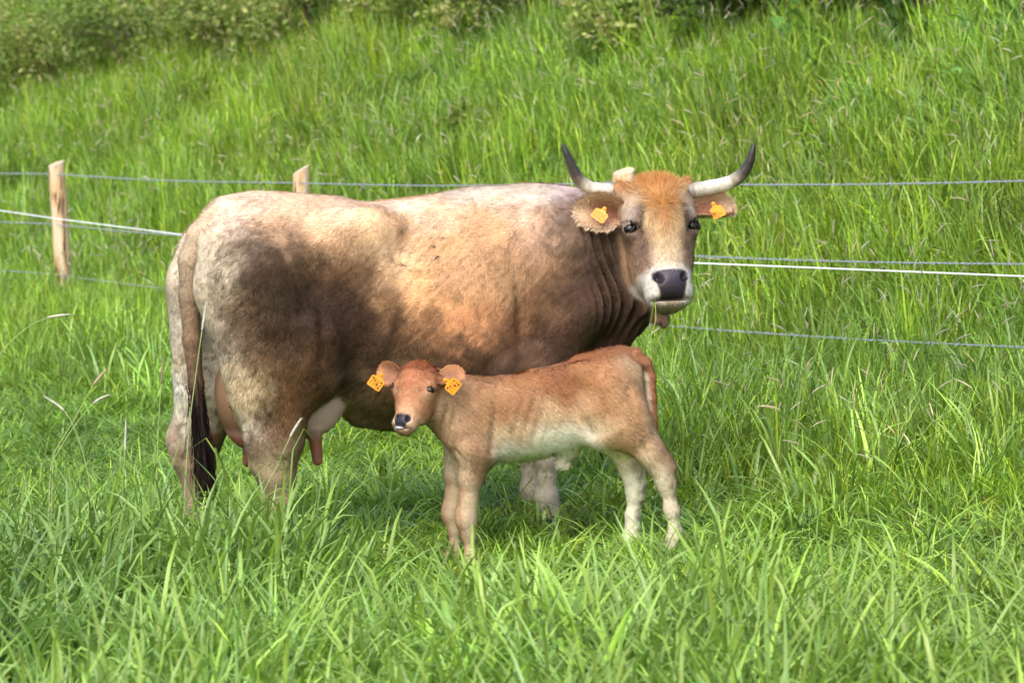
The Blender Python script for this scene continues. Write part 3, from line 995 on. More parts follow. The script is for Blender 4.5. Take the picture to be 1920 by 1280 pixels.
        cc = cc * (.62 + .76 * fbm(tv * np.array([3, 1, 1]), 45, 63))[:, None] * (1 + .10 * np.sin(t * 95))[:, None]
        me = mesh_np("horn", tv, tf, 4)
        vcol(me, "coat", cc)
        obj("horn", me, MAT_HORN, root)
    # ---- ears with tags
    ec = ((240, 212, 178), (150, 102, 80), (214, 176, 138))
    e1, fr = build_ear(root, HR, fromH((-.130, .140, -.045)), HR @ np.array([-1, -.08, .06]), HR @ np.array([.02, -1, .30]), .212, .074, .082, ec, 7500, .019)
    ear_tag(e1, fromH((-.256, .172, .045)), HR @ np.array([.75, .66, .12]), HR @ np.array([.66, -.72, .05]), (.062, .050), "0025", MAT_INK_FADED)
    e2, fr = build_ear(root, HR, fromH((.128, .165, -.045)), HR @ np.array([1, -.13, .06]), HR @ np.array([.14, 1, .30]), .212, .074, .082, ec, 7500, .019)
    ear_tag(e2, fromH((.240, .185, .062)), HR @ np.array([.93, -.36, .0]), HR @ np.array([-.36, -.93, .08]), (.058, .052), "", MAT_INK_FADED)
    # ---- tail switch
    k = 2600
    t = rng.random(k) ** .8
    zc = .80 - .36 * t
    xc = np.interp(zc, [.44, .60, .74, .92], [.045, .022, .006, -.012])
    roots = np.stack([xc + rng.normal(0, .011, k), rng.normal(0, .011, k), zc], -1)
    dd = np.stack([.05 + rng.normal(0, .045, k), rng.normal(0, .045, k), -np.ones(k)], -1)
    col = lin((26, 20, 18)) * np.exp(rng.normal(0, .35, (k, 1))) + lin((110, 76, 48)) * (rng.random((k, 1)) < .05) * .5
    stroke_hair("tail_switch", roots, dd, .15 + .15 * rng.random(k), .0034, col, root, segs=7, fall=.25, wav=.016, lean=np.array([.012, 0, 0]))
    # ---- hooves
    for x, y, g in feet:
        for s in (-1, 1):
            tv, tf, _ = tube(catmull([(x - .035, y + s * .028, g + .075), (x + .0, y + s * .03, g + .035), (x + .04, y + s * .03, g - .002)], 4), np.linspace(.030, .036, 9), 10)
            obj("hoof", mesh_np("hoof", tv, tf, 4), MAT_HOOF, root)
    # ---- grass hanging from the mouth
    for j, (dx, c, top, bot) in enumerate(((0, (78, 140, 30), (-.072, .555, .05), (1176, 640)), (.004, (176, 176, 60), (-.068, .556, .05), (1183, 640)))):
        p0 = np.array([-1.277, 11.45, 0]) + rotz(fromH(top), YAW)
        p1 = p0 + np.array([-.042 + j * .02, -.02, -.145])
        pts_ = catmull([p0 + np.array([.012, .02, .012]), p0, p0 * .5 + p1 * .5 + np.array([.006 + .006 * j, 0, -.005]), p1], 5)
        tv, tf, _ = tube(pts_, np.linspace(.0017, .0011, len(pts_)), 6)
        m_ = simple_mat("chewed_grass", c, rough=.5)
        o = obj("grass_wisp", mesh_np("grass_wisp", tv, tf, 4), m_)
        tag(o, ("green grass blade hanging from the mouth of the horned cow", "straw yellow grass stem hanging from the mouth of the horned cow")[j], "grass wisp")
    return root

COW_COAT = [
    (0.209, 0.081, 1.488, 237, 201, 170), (0.11, 0.106, 1.429, 230, 199, 174), (0.045, 0.031, 1.428, 226, 192, 163), (0.385, 0.16, 1.428, 235, 199, 163), (0.564, 0.233, 1.445, 237, 203, 170),
    (0.871, 0.114, 1.464, 240, 214, 186), (1.148, 0.14, 1.494, 222, 203, 178), (1.388, 0.15, 1.506, 222, 203, 178), (1.541, 0.194, 1.493, 208, 187, 178), (1.586, 0.278, 1.422, 135, 108, 91),
    (0.264, 0.241, 1.345, 218, 176, 134), (0.449, 0.234, 1.343, 205, 162, 119), (0.602, 0.312, 1.364, 228, 183, 137), (0.78, 0.275, 1.362, 220, 172, 123), (0.961, 0.291, 1.317, 216, 164, 113),
    (1.171, 0.303, 1.359, 218, 168, 119), (1.357, 0.319, 1.358, 203, 162, 130), (1.495, 0.338, 1.269, 126, 99, 75), (0.648, 0.313, 1.3, 223, 178, 134), (0.084, 0.242, 1.304, 113, 92, 74),
    (0.066, 0.295, 1.222, 62, 45, 31), (0.118, 0.335, 1.138, 46, 31, 21), (0.326, 0.317, 1.134, 46, 30, 20), (0.52, 0.286, 1.119, 54, 36, 22), (0.651, 0.305, 1.192, 85, 64, 43),
    (0.436, 0.266, 1.237, 83, 56, 35), (0.231, 0.329, 1.241, 75, 52, 34), (0.824, 0.338, 1.126, 239, 180, 119), (1.001, 0.364, 1.167, 213, 164, 117), (1.214, 0.366, 1.142, 186, 142, 100),
    (1.415, 0.352, 1.072, 148, 107, 75), (0.709, 0.333, 1.128, 173, 126, 85), (0.69, 0.323, 1.01, 76, 50, 30), (0.863, 0.355, 0.975, 155, 109, 71), (1.042, 0.378, 0.994, 231, 164, 107),
    (1.236, 0.371, 0.967, 135, 93, 63), (1.442, 0.347, 0.939, 79, 56, 40), (0.103, 0.313, 0.969, 77, 55, 34), (0.264, 0.361, 0.968, 54, 34, 19), (0.451, 0.346, 0.963, 42, 26, 15),
    (0.651, 0.304, 0.892, 55, 37, 22), (0.825, 0.336, 0.867, 89, 65, 44), (1.045, 0.37, 0.863, 84, 60, 42), (1.305, 0.326, 0.832, 135, 100, 79), (1.493, 0.342, 0.872, 85, 60, 44),
    (0.144, 0.325, 0.801, 110, 78, 44), (0.26, 0.373, 0.8, 83, 56, 31), (0.4, 0.36, 0.817, 103, 72, 44), (0.577, 0.258, 0.805, 88, 69, 51), (0.756, 0.276, 0.736, 117, 91, 65),
    (0.957, 0.302, 0.688, 95, 72, 54), (0.189, 0.322, 0.631, 79, 52, 29), (0.292, 0.349, 0.629, 114, 78, 42), (0.189, 0.323, 0.483, 89, 66, 38), (0.294, 0.342, 0.481, 123, 102, 71),
    (0.253, 0.332, 0.376, 159, 135, 97), (0.14, 0.272, 0.46, 70, 49, 29), (-0.026, 0.122, 1.26, 220, 204, 179), (-0.041, 0.167, 1.092, 206, 188, 161), (-0.001, 0.199, 0.966, 224, 208, 188),
    (0.057, 0.257, 0.82, 230, 208, 168), (0.121, 0.295, 0.673, 224, 200, 158), (-0.045, 0.102, 1.211, 225, 208, 184), (-0.014, 0.196, 0.728, 238, 230, 211), (0.097, 0.119, 0.643, 238, 226, 194),
    (0.023, 0.161, 1.345, 225, 200, 172), (1.644, 0.337, 1.2, 70, 53, 42), (1.728, 0.319, 1.02, 72, 54, 42), (1.673, 0.328, 1.355, 113, 91, 74), (1.773, 0.231, 0.881, 72, 50, 39),
    (1.607, 0.311, 1.378, 99, 77, 62), (1.561, 0.354, 1.069, 90, 65, 49), (0.106, 0.276, 1.284, 88, 68, 54), (0.042, 0.297, 1.138, 83, 61, 41), (0.063, 0.301, 1.054, 96, 71, 46),
    (0.184, 0.338, 1.221, 66, 45, 31), (0.426, 0.293, 1.089, 46, 30, 21), (0.224, 0.349, 1.053, 54, 36, 23), (0.607, 0.3, 1.043, 55, 36, 25), (0.565, 0.29, 1.214, 113, 77, 46),
    (0.37, 0.26, 1.28, 108, 81, 56), (-0.005, 0.243, 1.179, 201, 185, 161), (-0.006, 0.245, 1.074, 162, 144, 115), (0.035, 0.255, 0.926, 176, 158, 136), (0.449, 0.35, 0.878, 72, 49, 31),
    (0.305, 0.373, 0.883, 71, 49, 26), (0.183, 0.338, 0.716, 96, 67, 38), (0.31, 0.358, 0.714, 114, 78, 44), (0.225, 0.345, 0.547, 103, 72, 43), (0.646, 0.317, 1.386, 226, 184, 140),
    (0.97, 0.218, 1.425, 226, 190, 151), (1.104, 0.346, 1.252, 208, 160, 113), (0.997, 0.371, 1.081, 214, 158, 104), (1.338, 0.359, 1.205, 180, 138, 100), (1.542, 0.342, 1.158, 86, 64, 51),
    (1.538, 0.301, 1.378, 128, 102, 82), (1.62, 0.335, 1.289, 86, 66, 54), (1.339, 0.359, 1.008, 129, 91, 60), (0.125, 0.314, 0.801, 92, 68, 45), (0.123, 0.322, 0.927, 85, 60, 37),
    (0.093, 0.311, 1.012, 93, 65, 42), (0.163, 0.302, 0.588, 104, 70, 41), (0.229, 0.337, 0.462, 113, 90, 61), (0.267, 0.354, 0.673, 112, 76, 42), (0.387, 0.336, 0.709, 96, 71, 45),
    (0.502, 0.332, 0.918, 54, 35, 22), (0.607, 0.299, 0.957, 59, 39, 25), (0.736, 0.324, 0.912, 95, 70, 49), (0.11, 0.294, 0.716, 237, 203, 146), (0.083, 0.276, 0.757, 211, 190, 152),
    (0.715, 0.308, 1.31, 232, 196, 150), (0.741, 0.302, 1.255, 230, 192, 146), (0.758, 0.316, 1.195, 222, 182, 136), (0.682, 0.314, 1.375, 234, 200, 156), (0.001, 0.225, 1.22, 207, 190, 159),  # the pale hip ridge samples paint its highlight into the coat
    (1.742, 0.365, 1.244, 79, 60, 47), (1.739, 0.347, 1.11, 79, 60, 46), (-0.01, 0.16, 1.282, 218, 203, 171), (-0.03, 0.218, 1.136, 207, 190, 156), (0.035, 0.222, 1.283, 197, 175, 144),
    (0.013, 0.256, 1.011, 203, 184, 152), (-0.042, 0.025, 0.915, 240, 231, 209), (0.251, 0.337, 0.419, 159, 143, 107), (0.202, 0.319, 0.419, 181, 165, 128), (0.775, 0, 0.55, 120, 97, 75),
    (1.1, 0, 0.57, 108, 84, 64), (0.9, 0.2, 0.6, 112, 88, 68), (1.52, 0.1, 0.35, 192, 178, 158), (1.53, 0.1, 0.2, 186, 172, 152), (1.5, 0.1, 0.62, 110, 86, 66),
    (0.04, 0.27, 0.42, 150, 124, 96), (0.05, 0.27, 0.2, 170, 146, 118), (0.1, 0.27, 0.6, 226, 214, 192), (0.25, 0.25, 0.1, 140, 115, 90), (0.2, 0.05, 1.0, 214, 200, 178),
    (0.2, 0.1, 0.8, 216, 202, 182), (0.1, 0, 1.2, 190, 170, 145)
]
# (|a|, b) on the face: colour
COW_FACE = [(0, .0, 200, 132, 70), (.05, .0, 200, 132, 70), (.10, .01, 198, 134, 76), (.14, .03, 190, 135, 85), (0, .06, 205, 142, 80), (.05, .06, 205, 142, 80), (.10, .07, 210, 165, 115), (.145, .08, 185, 155, 125),
            (0, .11, 206, 148, 88), (.05, .11, 208, 152, 94), (.095, .12, 225, 198, 165), (.14, .12, 215, 192, 168), (0, .155, 165, 108, 50), (.03, .15, 180, 122, 64), (.06, .16, 208, 160, 105), (.075, .19, 222, 190, 145),
            (.092, .165, 120, 98, 92), (.105, .195, 92, 74, 72), (.112, .225, 88, 70, 68), (.110, .26, 95, 75, 68), (.118, .165, 200, 182, 165), (.13, .19, 188, 170, 155), (.125, .225, 190, 172, 156), (.14, .275, 125, 98, 80),
            (0, .20, 192, 138, 86), (.045, .21, 208, 164, 112), (.08, .235, 220, 188, 142), (0, .25, 190, 142, 98), (.04, .27, 215, 178, 132), (.075, .28, 190, 155, 120), (0, .31, 215, 182, 142), (.045, .32, 220, 190, 150),
            (.085, .31, 112, 90, 77), (.11, .33, 134, 110, 93), (.14, .33, 165, 137, 112), (0, .36, 222, 194, 158), (.045, .365, 220, 194, 162), (.08, .37, 140, 112, 96), (.11, .39, 165, 136, 112), (.085, .40, 150, 120, 102),
            (0, .40, 214, 190, 160), (.04, .405, 214, 190, 160), (.0, .425, 216, 210, 200), (.05, .43, 216, 210, 200), (.085, .445, 216, 210, 200), (.10, .50, 216, 210, 200), (.09, .54, 214, 208, 196), (.06, .545, 210, 205, 195), (0, .575, 168, 152, 128), (.05, .58, 175, 160, 135), (0, .60, 150, 130, 105)]
build_cow()

# ------------------------------------------------------------------ the calf
MAT_LID_CALF = simple_mat("calf_eyelid", (196, 144, 104), rough=.7, spec=.2, noise=.12, nscale=160)
def build_calf():
    YAW = 175.0
    ORG = np.array([.53, 11.27, 0.0])
    root = empty("calf", tuple(ORG), math.radians(YAW))
    tag(root, "small red brown calf with a white belly and two numbered orange ear tags", "calf")
    inv = lambda w: rotz(np.asarray(w, float) - ORG, -YAW)
    dirl = lambda v: rotz(np.asarray(v, float), -YAW)
    gz = lambda x, y: float(ground_z(*(ORG[:2] + rotz(np.array([x, y, 0.0]), YAW)[:2])))
    b = Body()
    b.loft([(.03, .83, .70, .06, .5), (.06, .868, .62, .09, .55), (.10, .890, .57, .115, .55), (.19, .878, .525, .135, .52), (.28, .853, .495, .145, .5), (.40, .818, .468, .158, .47),
            (.52, .792, .450, .160, .48), (.62, .780, .445, .150, .5), (.70, .775, .455, .130, .52), (.77, .76, .49, .10, .52), (.83, .70, .55, .05, .5)], n=2.3, k=.03)
    for s in (-1, 1):
        b.ell((.25, s * .098, .795), (.05, .03, .03), .06)
        b.ell((.055, s * .055, .805), (.035, .03, .035), .05)
        b.ell((.66, s * .105, .63), (.085, .05, .135), .05)
        b.cone((.745, s * .085, .56), (.66, s * .095, .475), .062, .062, .05)
    b.cone((.08, 0, .870), (.26, 0, .838), .028, .025, .05)
    b.cone((.31, 0, .485), (.335, 0, .445), .035, .018, .04)                   # navel
    # near hind leg: set back, far hind leg: further under the body
    def hind(s, pts, thigh, stifle):
        y = s * .085
        b.cone((.130, s * .065, .74), thigh, .103, .088, .06)
        b.cone((.082, s * .07, .70), (thigh[0] - .045, thigh[1], thigh[2] + .02), .062, .052, .05)
        b.cone((.19, s * .08, .64), stifle, .08, .06, .06)
        b.cone(thigh, pts[0][:3], .085, pts[0][3], .05)
        b.chain(pts, .04)
    gn, gf = gz(-.125, .10), gz(.055, -.10)
    hind(1, [(-.026, .10, .490, .050), (-.068, .10, .428, .038), (-.085, .10, .375, .031), (-.106, .10, .27, .0235), (-.121, .10, gn + .11, .0225), (-.118, .10, gn + .07, .030), (-.10, .10, gn + .03, .032)], (.075, .09, .60), (.17, .095, .56))
    b.cone((-.078, .10, .465), (-.104, .10, .435), .020, .017, .02)
    b.cone((-.02, .10, .56), (-.100, .10, .445), .018, .013, .03)
    hind(-1, [(.062, -.10, .42, .047), (.045, -.10, .355, .035), (.045, -.10, .305, .029), (.056, -.10, .22, .0235), (.056, -.10, gf + .10, .0225), (.066, -.10, gf + .05, .034), (.08, -.10, gf + .03, .032)], (.11, -.09, .56), (.18, -.09, .55))
    feet = [(-.085, .10, gn), (.095, -.10, gf)]
    for s, (kx, ky), fx in ((1, (.700, .10), .688), (-1, (.775, -.085), .770)):
        g = gz(fx, ky)
        b.chain([(kx - .035, ky, .49, .076), (kx - .014, ky, .39, .048), (kx - .004, ky, .30, .034), (kx + .004, ky, .245, .038), (kx + .005, ky, .215, .037), (kx - .004, ky, .165, .025), (fx, ky, g + .11, .0195), (fx + .008, ky, g + .065, .031), (fx + .03, ky, g + .035, .030)], .025)
        feet.append((fx + .035, ky, g))
    HO = inv((-.352, 11.19, .838))
    HR = head_frame(dirl((-.235, -.40, -.885)), dirl((.90, -.40, .0)))
    toH = lambda P: (P - HO) @ HR
    fromH = lambda Q: HO + np.asarray(Q, float) @ HR.T
    b.cone((.70, .0, .665), fromH((0, .06, -.05)), .105, .075, .05)
    b.cone((.74, .015, .60), fromH((0, .13, -.06)), .088, .058, .05)
    h = Body()
    h.ell((0, .055, -.005), (.080, .062, .065), .03)
    h.ell((0, .105, .0), (.084, .075, .060), .035)
    h.cone((0, .11, .0), (0, .235, .010), .062, .042, .03)
    for s in (-1, 1):
        h.ell((s * .070, .112, .016), (.020, .026, .024), .025)
        h.ell((s * .040, .15, -.03), (.034, .085, .055), .03)
        h.ell((s * .024, .264, .012), (.022, .020, .028), .018)
        h.cone((s * .06, .05, -.02), (s * .085, .05, -.025), .024, .018, .02)
    h.ell((0, .250, .014), (.041, .034, .034), .025)
    h.ell((0, .254, .038), (.033, .024, .015), .012)
    h.ell((0, .286, .004), (.027, .009, .028), .008)
    h.cone((0, .17, -.06), (0, .262, -.01), .034, .022, .03)
    for s in (-1, 1):
        h.ell((s * .027, .249, .050), (.009, .013, .016), .008, cut=True)
    h.ell((0, .280, .035), (.040, .003, .035), .005, cut=True)
    b.add(lambda P: h(toH(P)), .022, (fromH((0, .15, 0)) - .22, fromH((0, .15, 0)) + .22))
    tail = Body()
    tail.chain([(.10, 0, .870, .032), (.045, .0, .868, .030), (.004, .0, .835, .026), (-.014, .0, .78, .024), (-.021, .0, .70, .021), (-.026, .0, .62, .018), (-.030, .0, .56, .014)], .012)
    b.add(tail, .012, (np.array([-.08, -.06, .5]), np.array([.14, .06, .92])))
    def sdf(P, cull=False):
        d = b(P, cull)
        Q = P.copy(); Q[:, 1] = np.abs(Q[:, 1])
        def seg(A, B):
            A, B = np.array(A, float), np.array(B, float)
            t = np.clip((Q - A) @ (B - A) / ((B - A) @ (B - A)), 0, 1)
            return np.linalg.norm(Q - A - t[:, None] * (B - A), axis=1)
        d = d - .010 * np.exp(-(np.linalg.norm(Q - (.25, .105, .835), axis=1) / .030) ** 2) + .012 * np.exp(-(seg((.30, .15, .70), (.22, .15, .58)) / .025) ** 2)
        d = d + .010 * np.exp(-(seg((.575, .15, .74), (.60, .15, .50)) / .018) ** 2) - .006 * np.exp(-(seg((.66, .13, .77), (.73, .14, .58)) / .022) ** 2)
        d = d + .008 * np.exp(-(seg((.07, .14, .74), (.03, .15, .58)) / .018) ** 2) + .007 * np.exp(-(seg((.74, .13, .50), (.66, .15, .45)) / .015) ** 2)
        d = d + .0022 * np.sin((Q[:, 0] + .3 * Q[:, 2]) * 2 * math.pi / .045) * np.exp(-((Q[:, 0] - .46) / .07) ** 2 - ((Q[:, 2] - .64) / .09) ** 2)
        # a shallow hollow in the flank, soft folds at the throat
        e = np.linalg.norm((P - (.30, .155, .74)) / (.07, .05, .07), axis=1)
        d = d + .014 * np.exp(-e * e)
        m = (P[:, 0] > .68) & (P[:, 0] < .86)
        d[m] += .003 * np.sin(P[m, 0] * 170 + P[m, 2] * 40) * np.exp(-((P[m, 0] - .78) / .045) ** 2) * sstep(.5, .56, P[m, 2]) * sstep(.70, .64, P[m, 2])
        return d
    V, F = polygonise(sdf, (-.22, -.22, -.10), (1.12, .40, .98), .0048)
    VN = vertex_normals(V, F)
    pts = np.array([s[:3] for s in CALF_COAT]); cols = np.array([lin(s[3:6]) for s in CALF_COAT])
    hp = np.array([p[:2] for p in CALF_FACE]); hc = np.array([lin(p[2:5]) for p in CALF_FACE])
    Q = V + (np.stack([vnoise(V, 16, 1), vnoise(V, 16, 2), vnoise(V, 16, 3)], -1) - .5) * .05
    Q[:, 1] = np.abs(Q[:, 1])
    C = shepard(Q, pts, cols, .038)
    C = C * (.82 + .36 * fbm(V, 22, 5))[:, None]
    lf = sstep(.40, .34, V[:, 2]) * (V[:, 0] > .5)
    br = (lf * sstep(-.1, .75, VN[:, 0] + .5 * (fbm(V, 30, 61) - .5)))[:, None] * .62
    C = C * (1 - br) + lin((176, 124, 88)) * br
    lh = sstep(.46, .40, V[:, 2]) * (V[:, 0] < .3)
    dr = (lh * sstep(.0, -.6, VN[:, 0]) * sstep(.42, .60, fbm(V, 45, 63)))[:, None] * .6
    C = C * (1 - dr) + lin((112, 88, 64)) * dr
    # white tail underside, dark soiled spot below the tail head
    dt = tail(V)
    tw = sstep(.012, .003, dt) * (V[:, 0] < .04)
    white = sstep(-.05, .35, VN[:, 0])[:, None]
    tc = lin((168, 108, 68)) * (1 - white) + lin((226, 205, 178)) * white
    C = C * (1 - tw[:, None]) + tc * tw[:, None]
    soil = np.exp(-(((V - (.012, .03, .822)) / (.022, .035, .024)) ** 2).sum(1))
    C = C * (1 - .8 * soil[:, None]) + lin((62, 50, 36)) * .8 * soil[:, None]
    q = toH(V); dh = h(q)
    hw = sstep(.016, .004, dh)
    qq = q[:, :2].copy(); qq[:, 0] = np.abs(qq[:, 0]); qq += (np.stack([vnoise(V, 60, 6), vnoise(V, 60, 7)], -1) - .5) * .010
    near = hw > 0
    cf = shepard(qq[near], hp, hc, .010)
    cf = cf * (.86 + .28 * fbm(V[near], 70, 8))[:, None]
    a_, b_ = np.abs(q[near, 0]), q[near, 1]
    nose = sstep(.003, -.003, np.maximum(np.maximum(a_ - np.interp(b_, [.230, .238, .252, .266, .279], [.026, .035, .037, .028, .022]), .230 - b_), b_ - .278)) * sstep(.018, .028, q[near, 2])
    cf = cf * (1 - nose[:, None]) + lin((42, 40, 46)) * nose[:, None]
    C[near] = C[near] * (1 - hw[near, None]) + cf * hw[near, None]
    wet = np.zeros(len(V)); wet[near] = nose * hw[near]
    C = C * .88 + C.mean(1, keepdims=True) * .12
    me = mesh_np("body", V, F, 4)
    vcol(me, "coat", C); vflt(me, "wet", wet)
    body = obj("body", me, MAT_HIDE, root)
    n = 210000
    P, f = sample_mesh(V, F, n, np.where(quad_normals(V, F)[:, 1] < -.85, .5, 1.0))
    pick = F[f, rng.integers(0, 4, n)]
    Nn, Ch, wt, hh = VN[pick], C[pick], wet[pick], hw[pick]
    keep = wt < .3
    P, Nn, Ch, hh = P[keep], Nn[keep], Ch[keep], hh[keep]
    n = len(P)
    D = np.tile(np.array([-.75, 0, -.6]), (n, 1))
    leg = sstep(.52, .42, P[:, 2])[:, None]
    D = D * (1 - leg) + np.array([-.15, 0, -1.0]) * leg
    D = D + (np.stack([vnoise(P, 14, 31), vnoise(P, 14, 32), vnoise(P, 14, 33)], -1) - .5) * 1.2 + (np.stack([vnoise(P, 40, 34), vnoise(P, 40, 35), vnoise(P, 40, 36)], -1) - .5) * .6
    m = hh > .3
    qh = toH(P[m])
    wh = qh[:, :2] - np.array([0, .085]); r = np.linalg.norm(wh, axis=1)
    rad = unit(np.stack([wh[:, 0], wh[:, 1], 0 * r], -1))
    down = np.stack([.25 * np.sign(qh[:, 0]) * sstep(.01, .05, np.abs(qh[:, 0])), np.ones(len(qh)), 0 * r], -1)
    w = sstep(.085, .03, r)[:, None]
    D[m] = (rad * w + down * (1 - w)) @ HR.T
    L = (.0065 + .0075 * rng.random(n)) * (1 - .45 * sstep(.44, .38, P[:, 2]))
    belly = sstep(.52, .47, P[:, 2]) * sstep(.22, .28, P[:, 0]) * sstep(.62, .56, P[:, 0])
    L = L * (1 + .9 * belly)
    L[m] = .006 + .008 * rng.random(m.sum()) + .006 * sstep(.10, .04, qh[:, 1])
    tint = np.exp(rng.normal(0, .15, n))[:, None] * (1 + .08 * rng.normal(0, 1, (n, 1)) * np.array([0, .4, 1.0]))
    cl = (.60 + .56 * vnoise(np.stack([(-.75 * P[:, 0] - .6 * P[:, 2]) * 40, P[:, 1] * 90, (.6 * P[:, 0] - .75 * P[:, 2]) * 150], -1), 1.0, 51) + .24 * fbm(P, 40, 53, 2))[:, None]
    cl = np.where(m[:, None], .86 + .28 * vnoise(P, 120, 51)[:, None], cl)
    hm = hair_mesh("coat", P, Nn, D, L, np.where(m, .0013, .0016) * (.8 + .4 * rng.random(n)), np.clip(Ch * tint * cl, 0, 1), .12 + .22 * rng.random(n))
    tag(obj("coat", hm, MAT_HAIR, body), kind="stuff")
    # curly crown
    k = 1500
    qh = np.stack([rng.normal(0, .03, k).clip(-.065, .065), rng.uniform(-.015, .05, k), np.full(k, .08)], -1)
    for _ in range(14):
        qh[:, 2] -= h(qh) * .9
    dd = np.stack([qh[:, 0] * 8 + rng.normal(0, .5, k), -.6 + rng.normal(0, .5, k), 0 * qh[:, 0]], -1) + grad(h, qh) * .18
    stroke_hair("crown_hair", fromH(qh), dd @ HR.T, .008 + .009 * rng.random(k), .0015, lin((146, 86, 52)) * np.exp(rng.normal(0, .2, (k, 1))), root, segs=4, fall=.3, wav=.06)
    # navel tuft
    k = 220
    roots = np.stack([rng.normal(.330, .014, k), rng.normal(0, .012, k), np.full(k, .445)], -1)
    stroke_hair("navel_tuft", roots, np.stack([rng.normal(-.1, .25, k), rng.normal(0, .25, k), -np.ones(k)], -1), .020 + .018 * rng.random(k), .0016, lin((228, 214, 192)) * np.exp(rng.normal(0, .1, (k, 1))), root, segs=4, fall=.4, wav=.03)
    # tail tuft
    k = 500
    zz = rng.uniform(.56, .66, k)
    roots = np.stack([np.interp(zz, [.56, .62, .70], [-.030, -.026, -.021]) + rng.normal(0, .007, k), -.005 + rng.normal(0, .007, k), zz], -1)
    stroke_hair("tail_tuft", roots, np.stack([rng.normal(0, .06, k), rng.normal(0, .06, k), -np.ones(k)], -1), .05 + .05 * rng.random(k), .0022, lin((140, 86, 52)) * np.exp(rng.normal(0, .3, (k, 1))), root, segs=4, fall=.2, wav=.02)
    for s in (-1, 1):
        e0, ed = np.array([s * .045, .116, .0]), unit(np.array([s * .78, 0, .62]))
        tt = np.linspace(0, .09, 400)[:, None]
        te = tt[np.argmax(h(e0 + ed * tt) > 0)]
        build_eye(root, fromH(e0 + ed * (te - .0105)), HR @ unit(np.array([s * .80, -.02, .62])), .0158, lid_col=MAT_LID_CALF, up=HR @ np.array([0, -1.0, 0]))
    ec = ((196, 142, 100), (158, 112, 86), (168, 100, 60))
    e1, _ = build_ear(root, HR, fromH((-.078, .055, -.02)), HR @ np.array([-1, -.12, .12]), HR @ np.array([.12, -1, .25]), .116, .048, .026, ec, 3200, .006)
    ear_tag(e1, inv((-.530, 11.09, .775)), dirl((.80, .12, -.56)), dirl((.58, .1, .80)), (.058, .050), "7142", MAT_INK)
    e2, _ = build_ear(root, HR, fromH((.078, .055, -.02)), HR @ np.array([1, -.22, .10]), HR @ np.array([.2, 1, .25]), .116, .048, .026, ec, 3200, .006)
    ear_tag(e2, inv((-.230, 11.045, .765)), dirl((.62, -.10, .78)), dirl((-.76, .0, .64)), (.058, .050), "7142", MAT_INK)
    # tip of the tongue
    u, w = np.meshgrid(np.linspace(0, math.pi, 9), np.linspace(0, 2 * math.pi, 16, endpoint=False), indexing='ij')
    q = np.stack([np.sin(u) * np.cos(w) * .019, np.sin(u) * np.sin(w) * .0065 + .006 * (np.cos(u) > 0) * np.cos(u), np.cos(u) * .016], -1).reshape(-1, 3) + np.array([-.006, .285, .036])
    tf = np.array([(i * 16 + j, i * 16 + (j + 1) % 16, (i + 1) * 16 + (j + 1) % 16, (i + 1) * 16 + j) for i in range(8) for j in range(16)])
    obj("tongue", mesh_np("tongue", fromH(q), tf, 4), MAT_TONGUE, root)
    for x, y, g in feet:
        for s in (-1, 1):
            tv, tf, _ = tube(catmull([(x - .02, y + s * .015, g + .05), (x, y + s * .016, g + .022), (x + .022, y + s * .016, g - .002)], 4), np.linspace(.017, .021, 9), 10)
            obj("hoof", mesh_np("hoof", tv, tf, 4), MAT_HOOF, root)
    return root

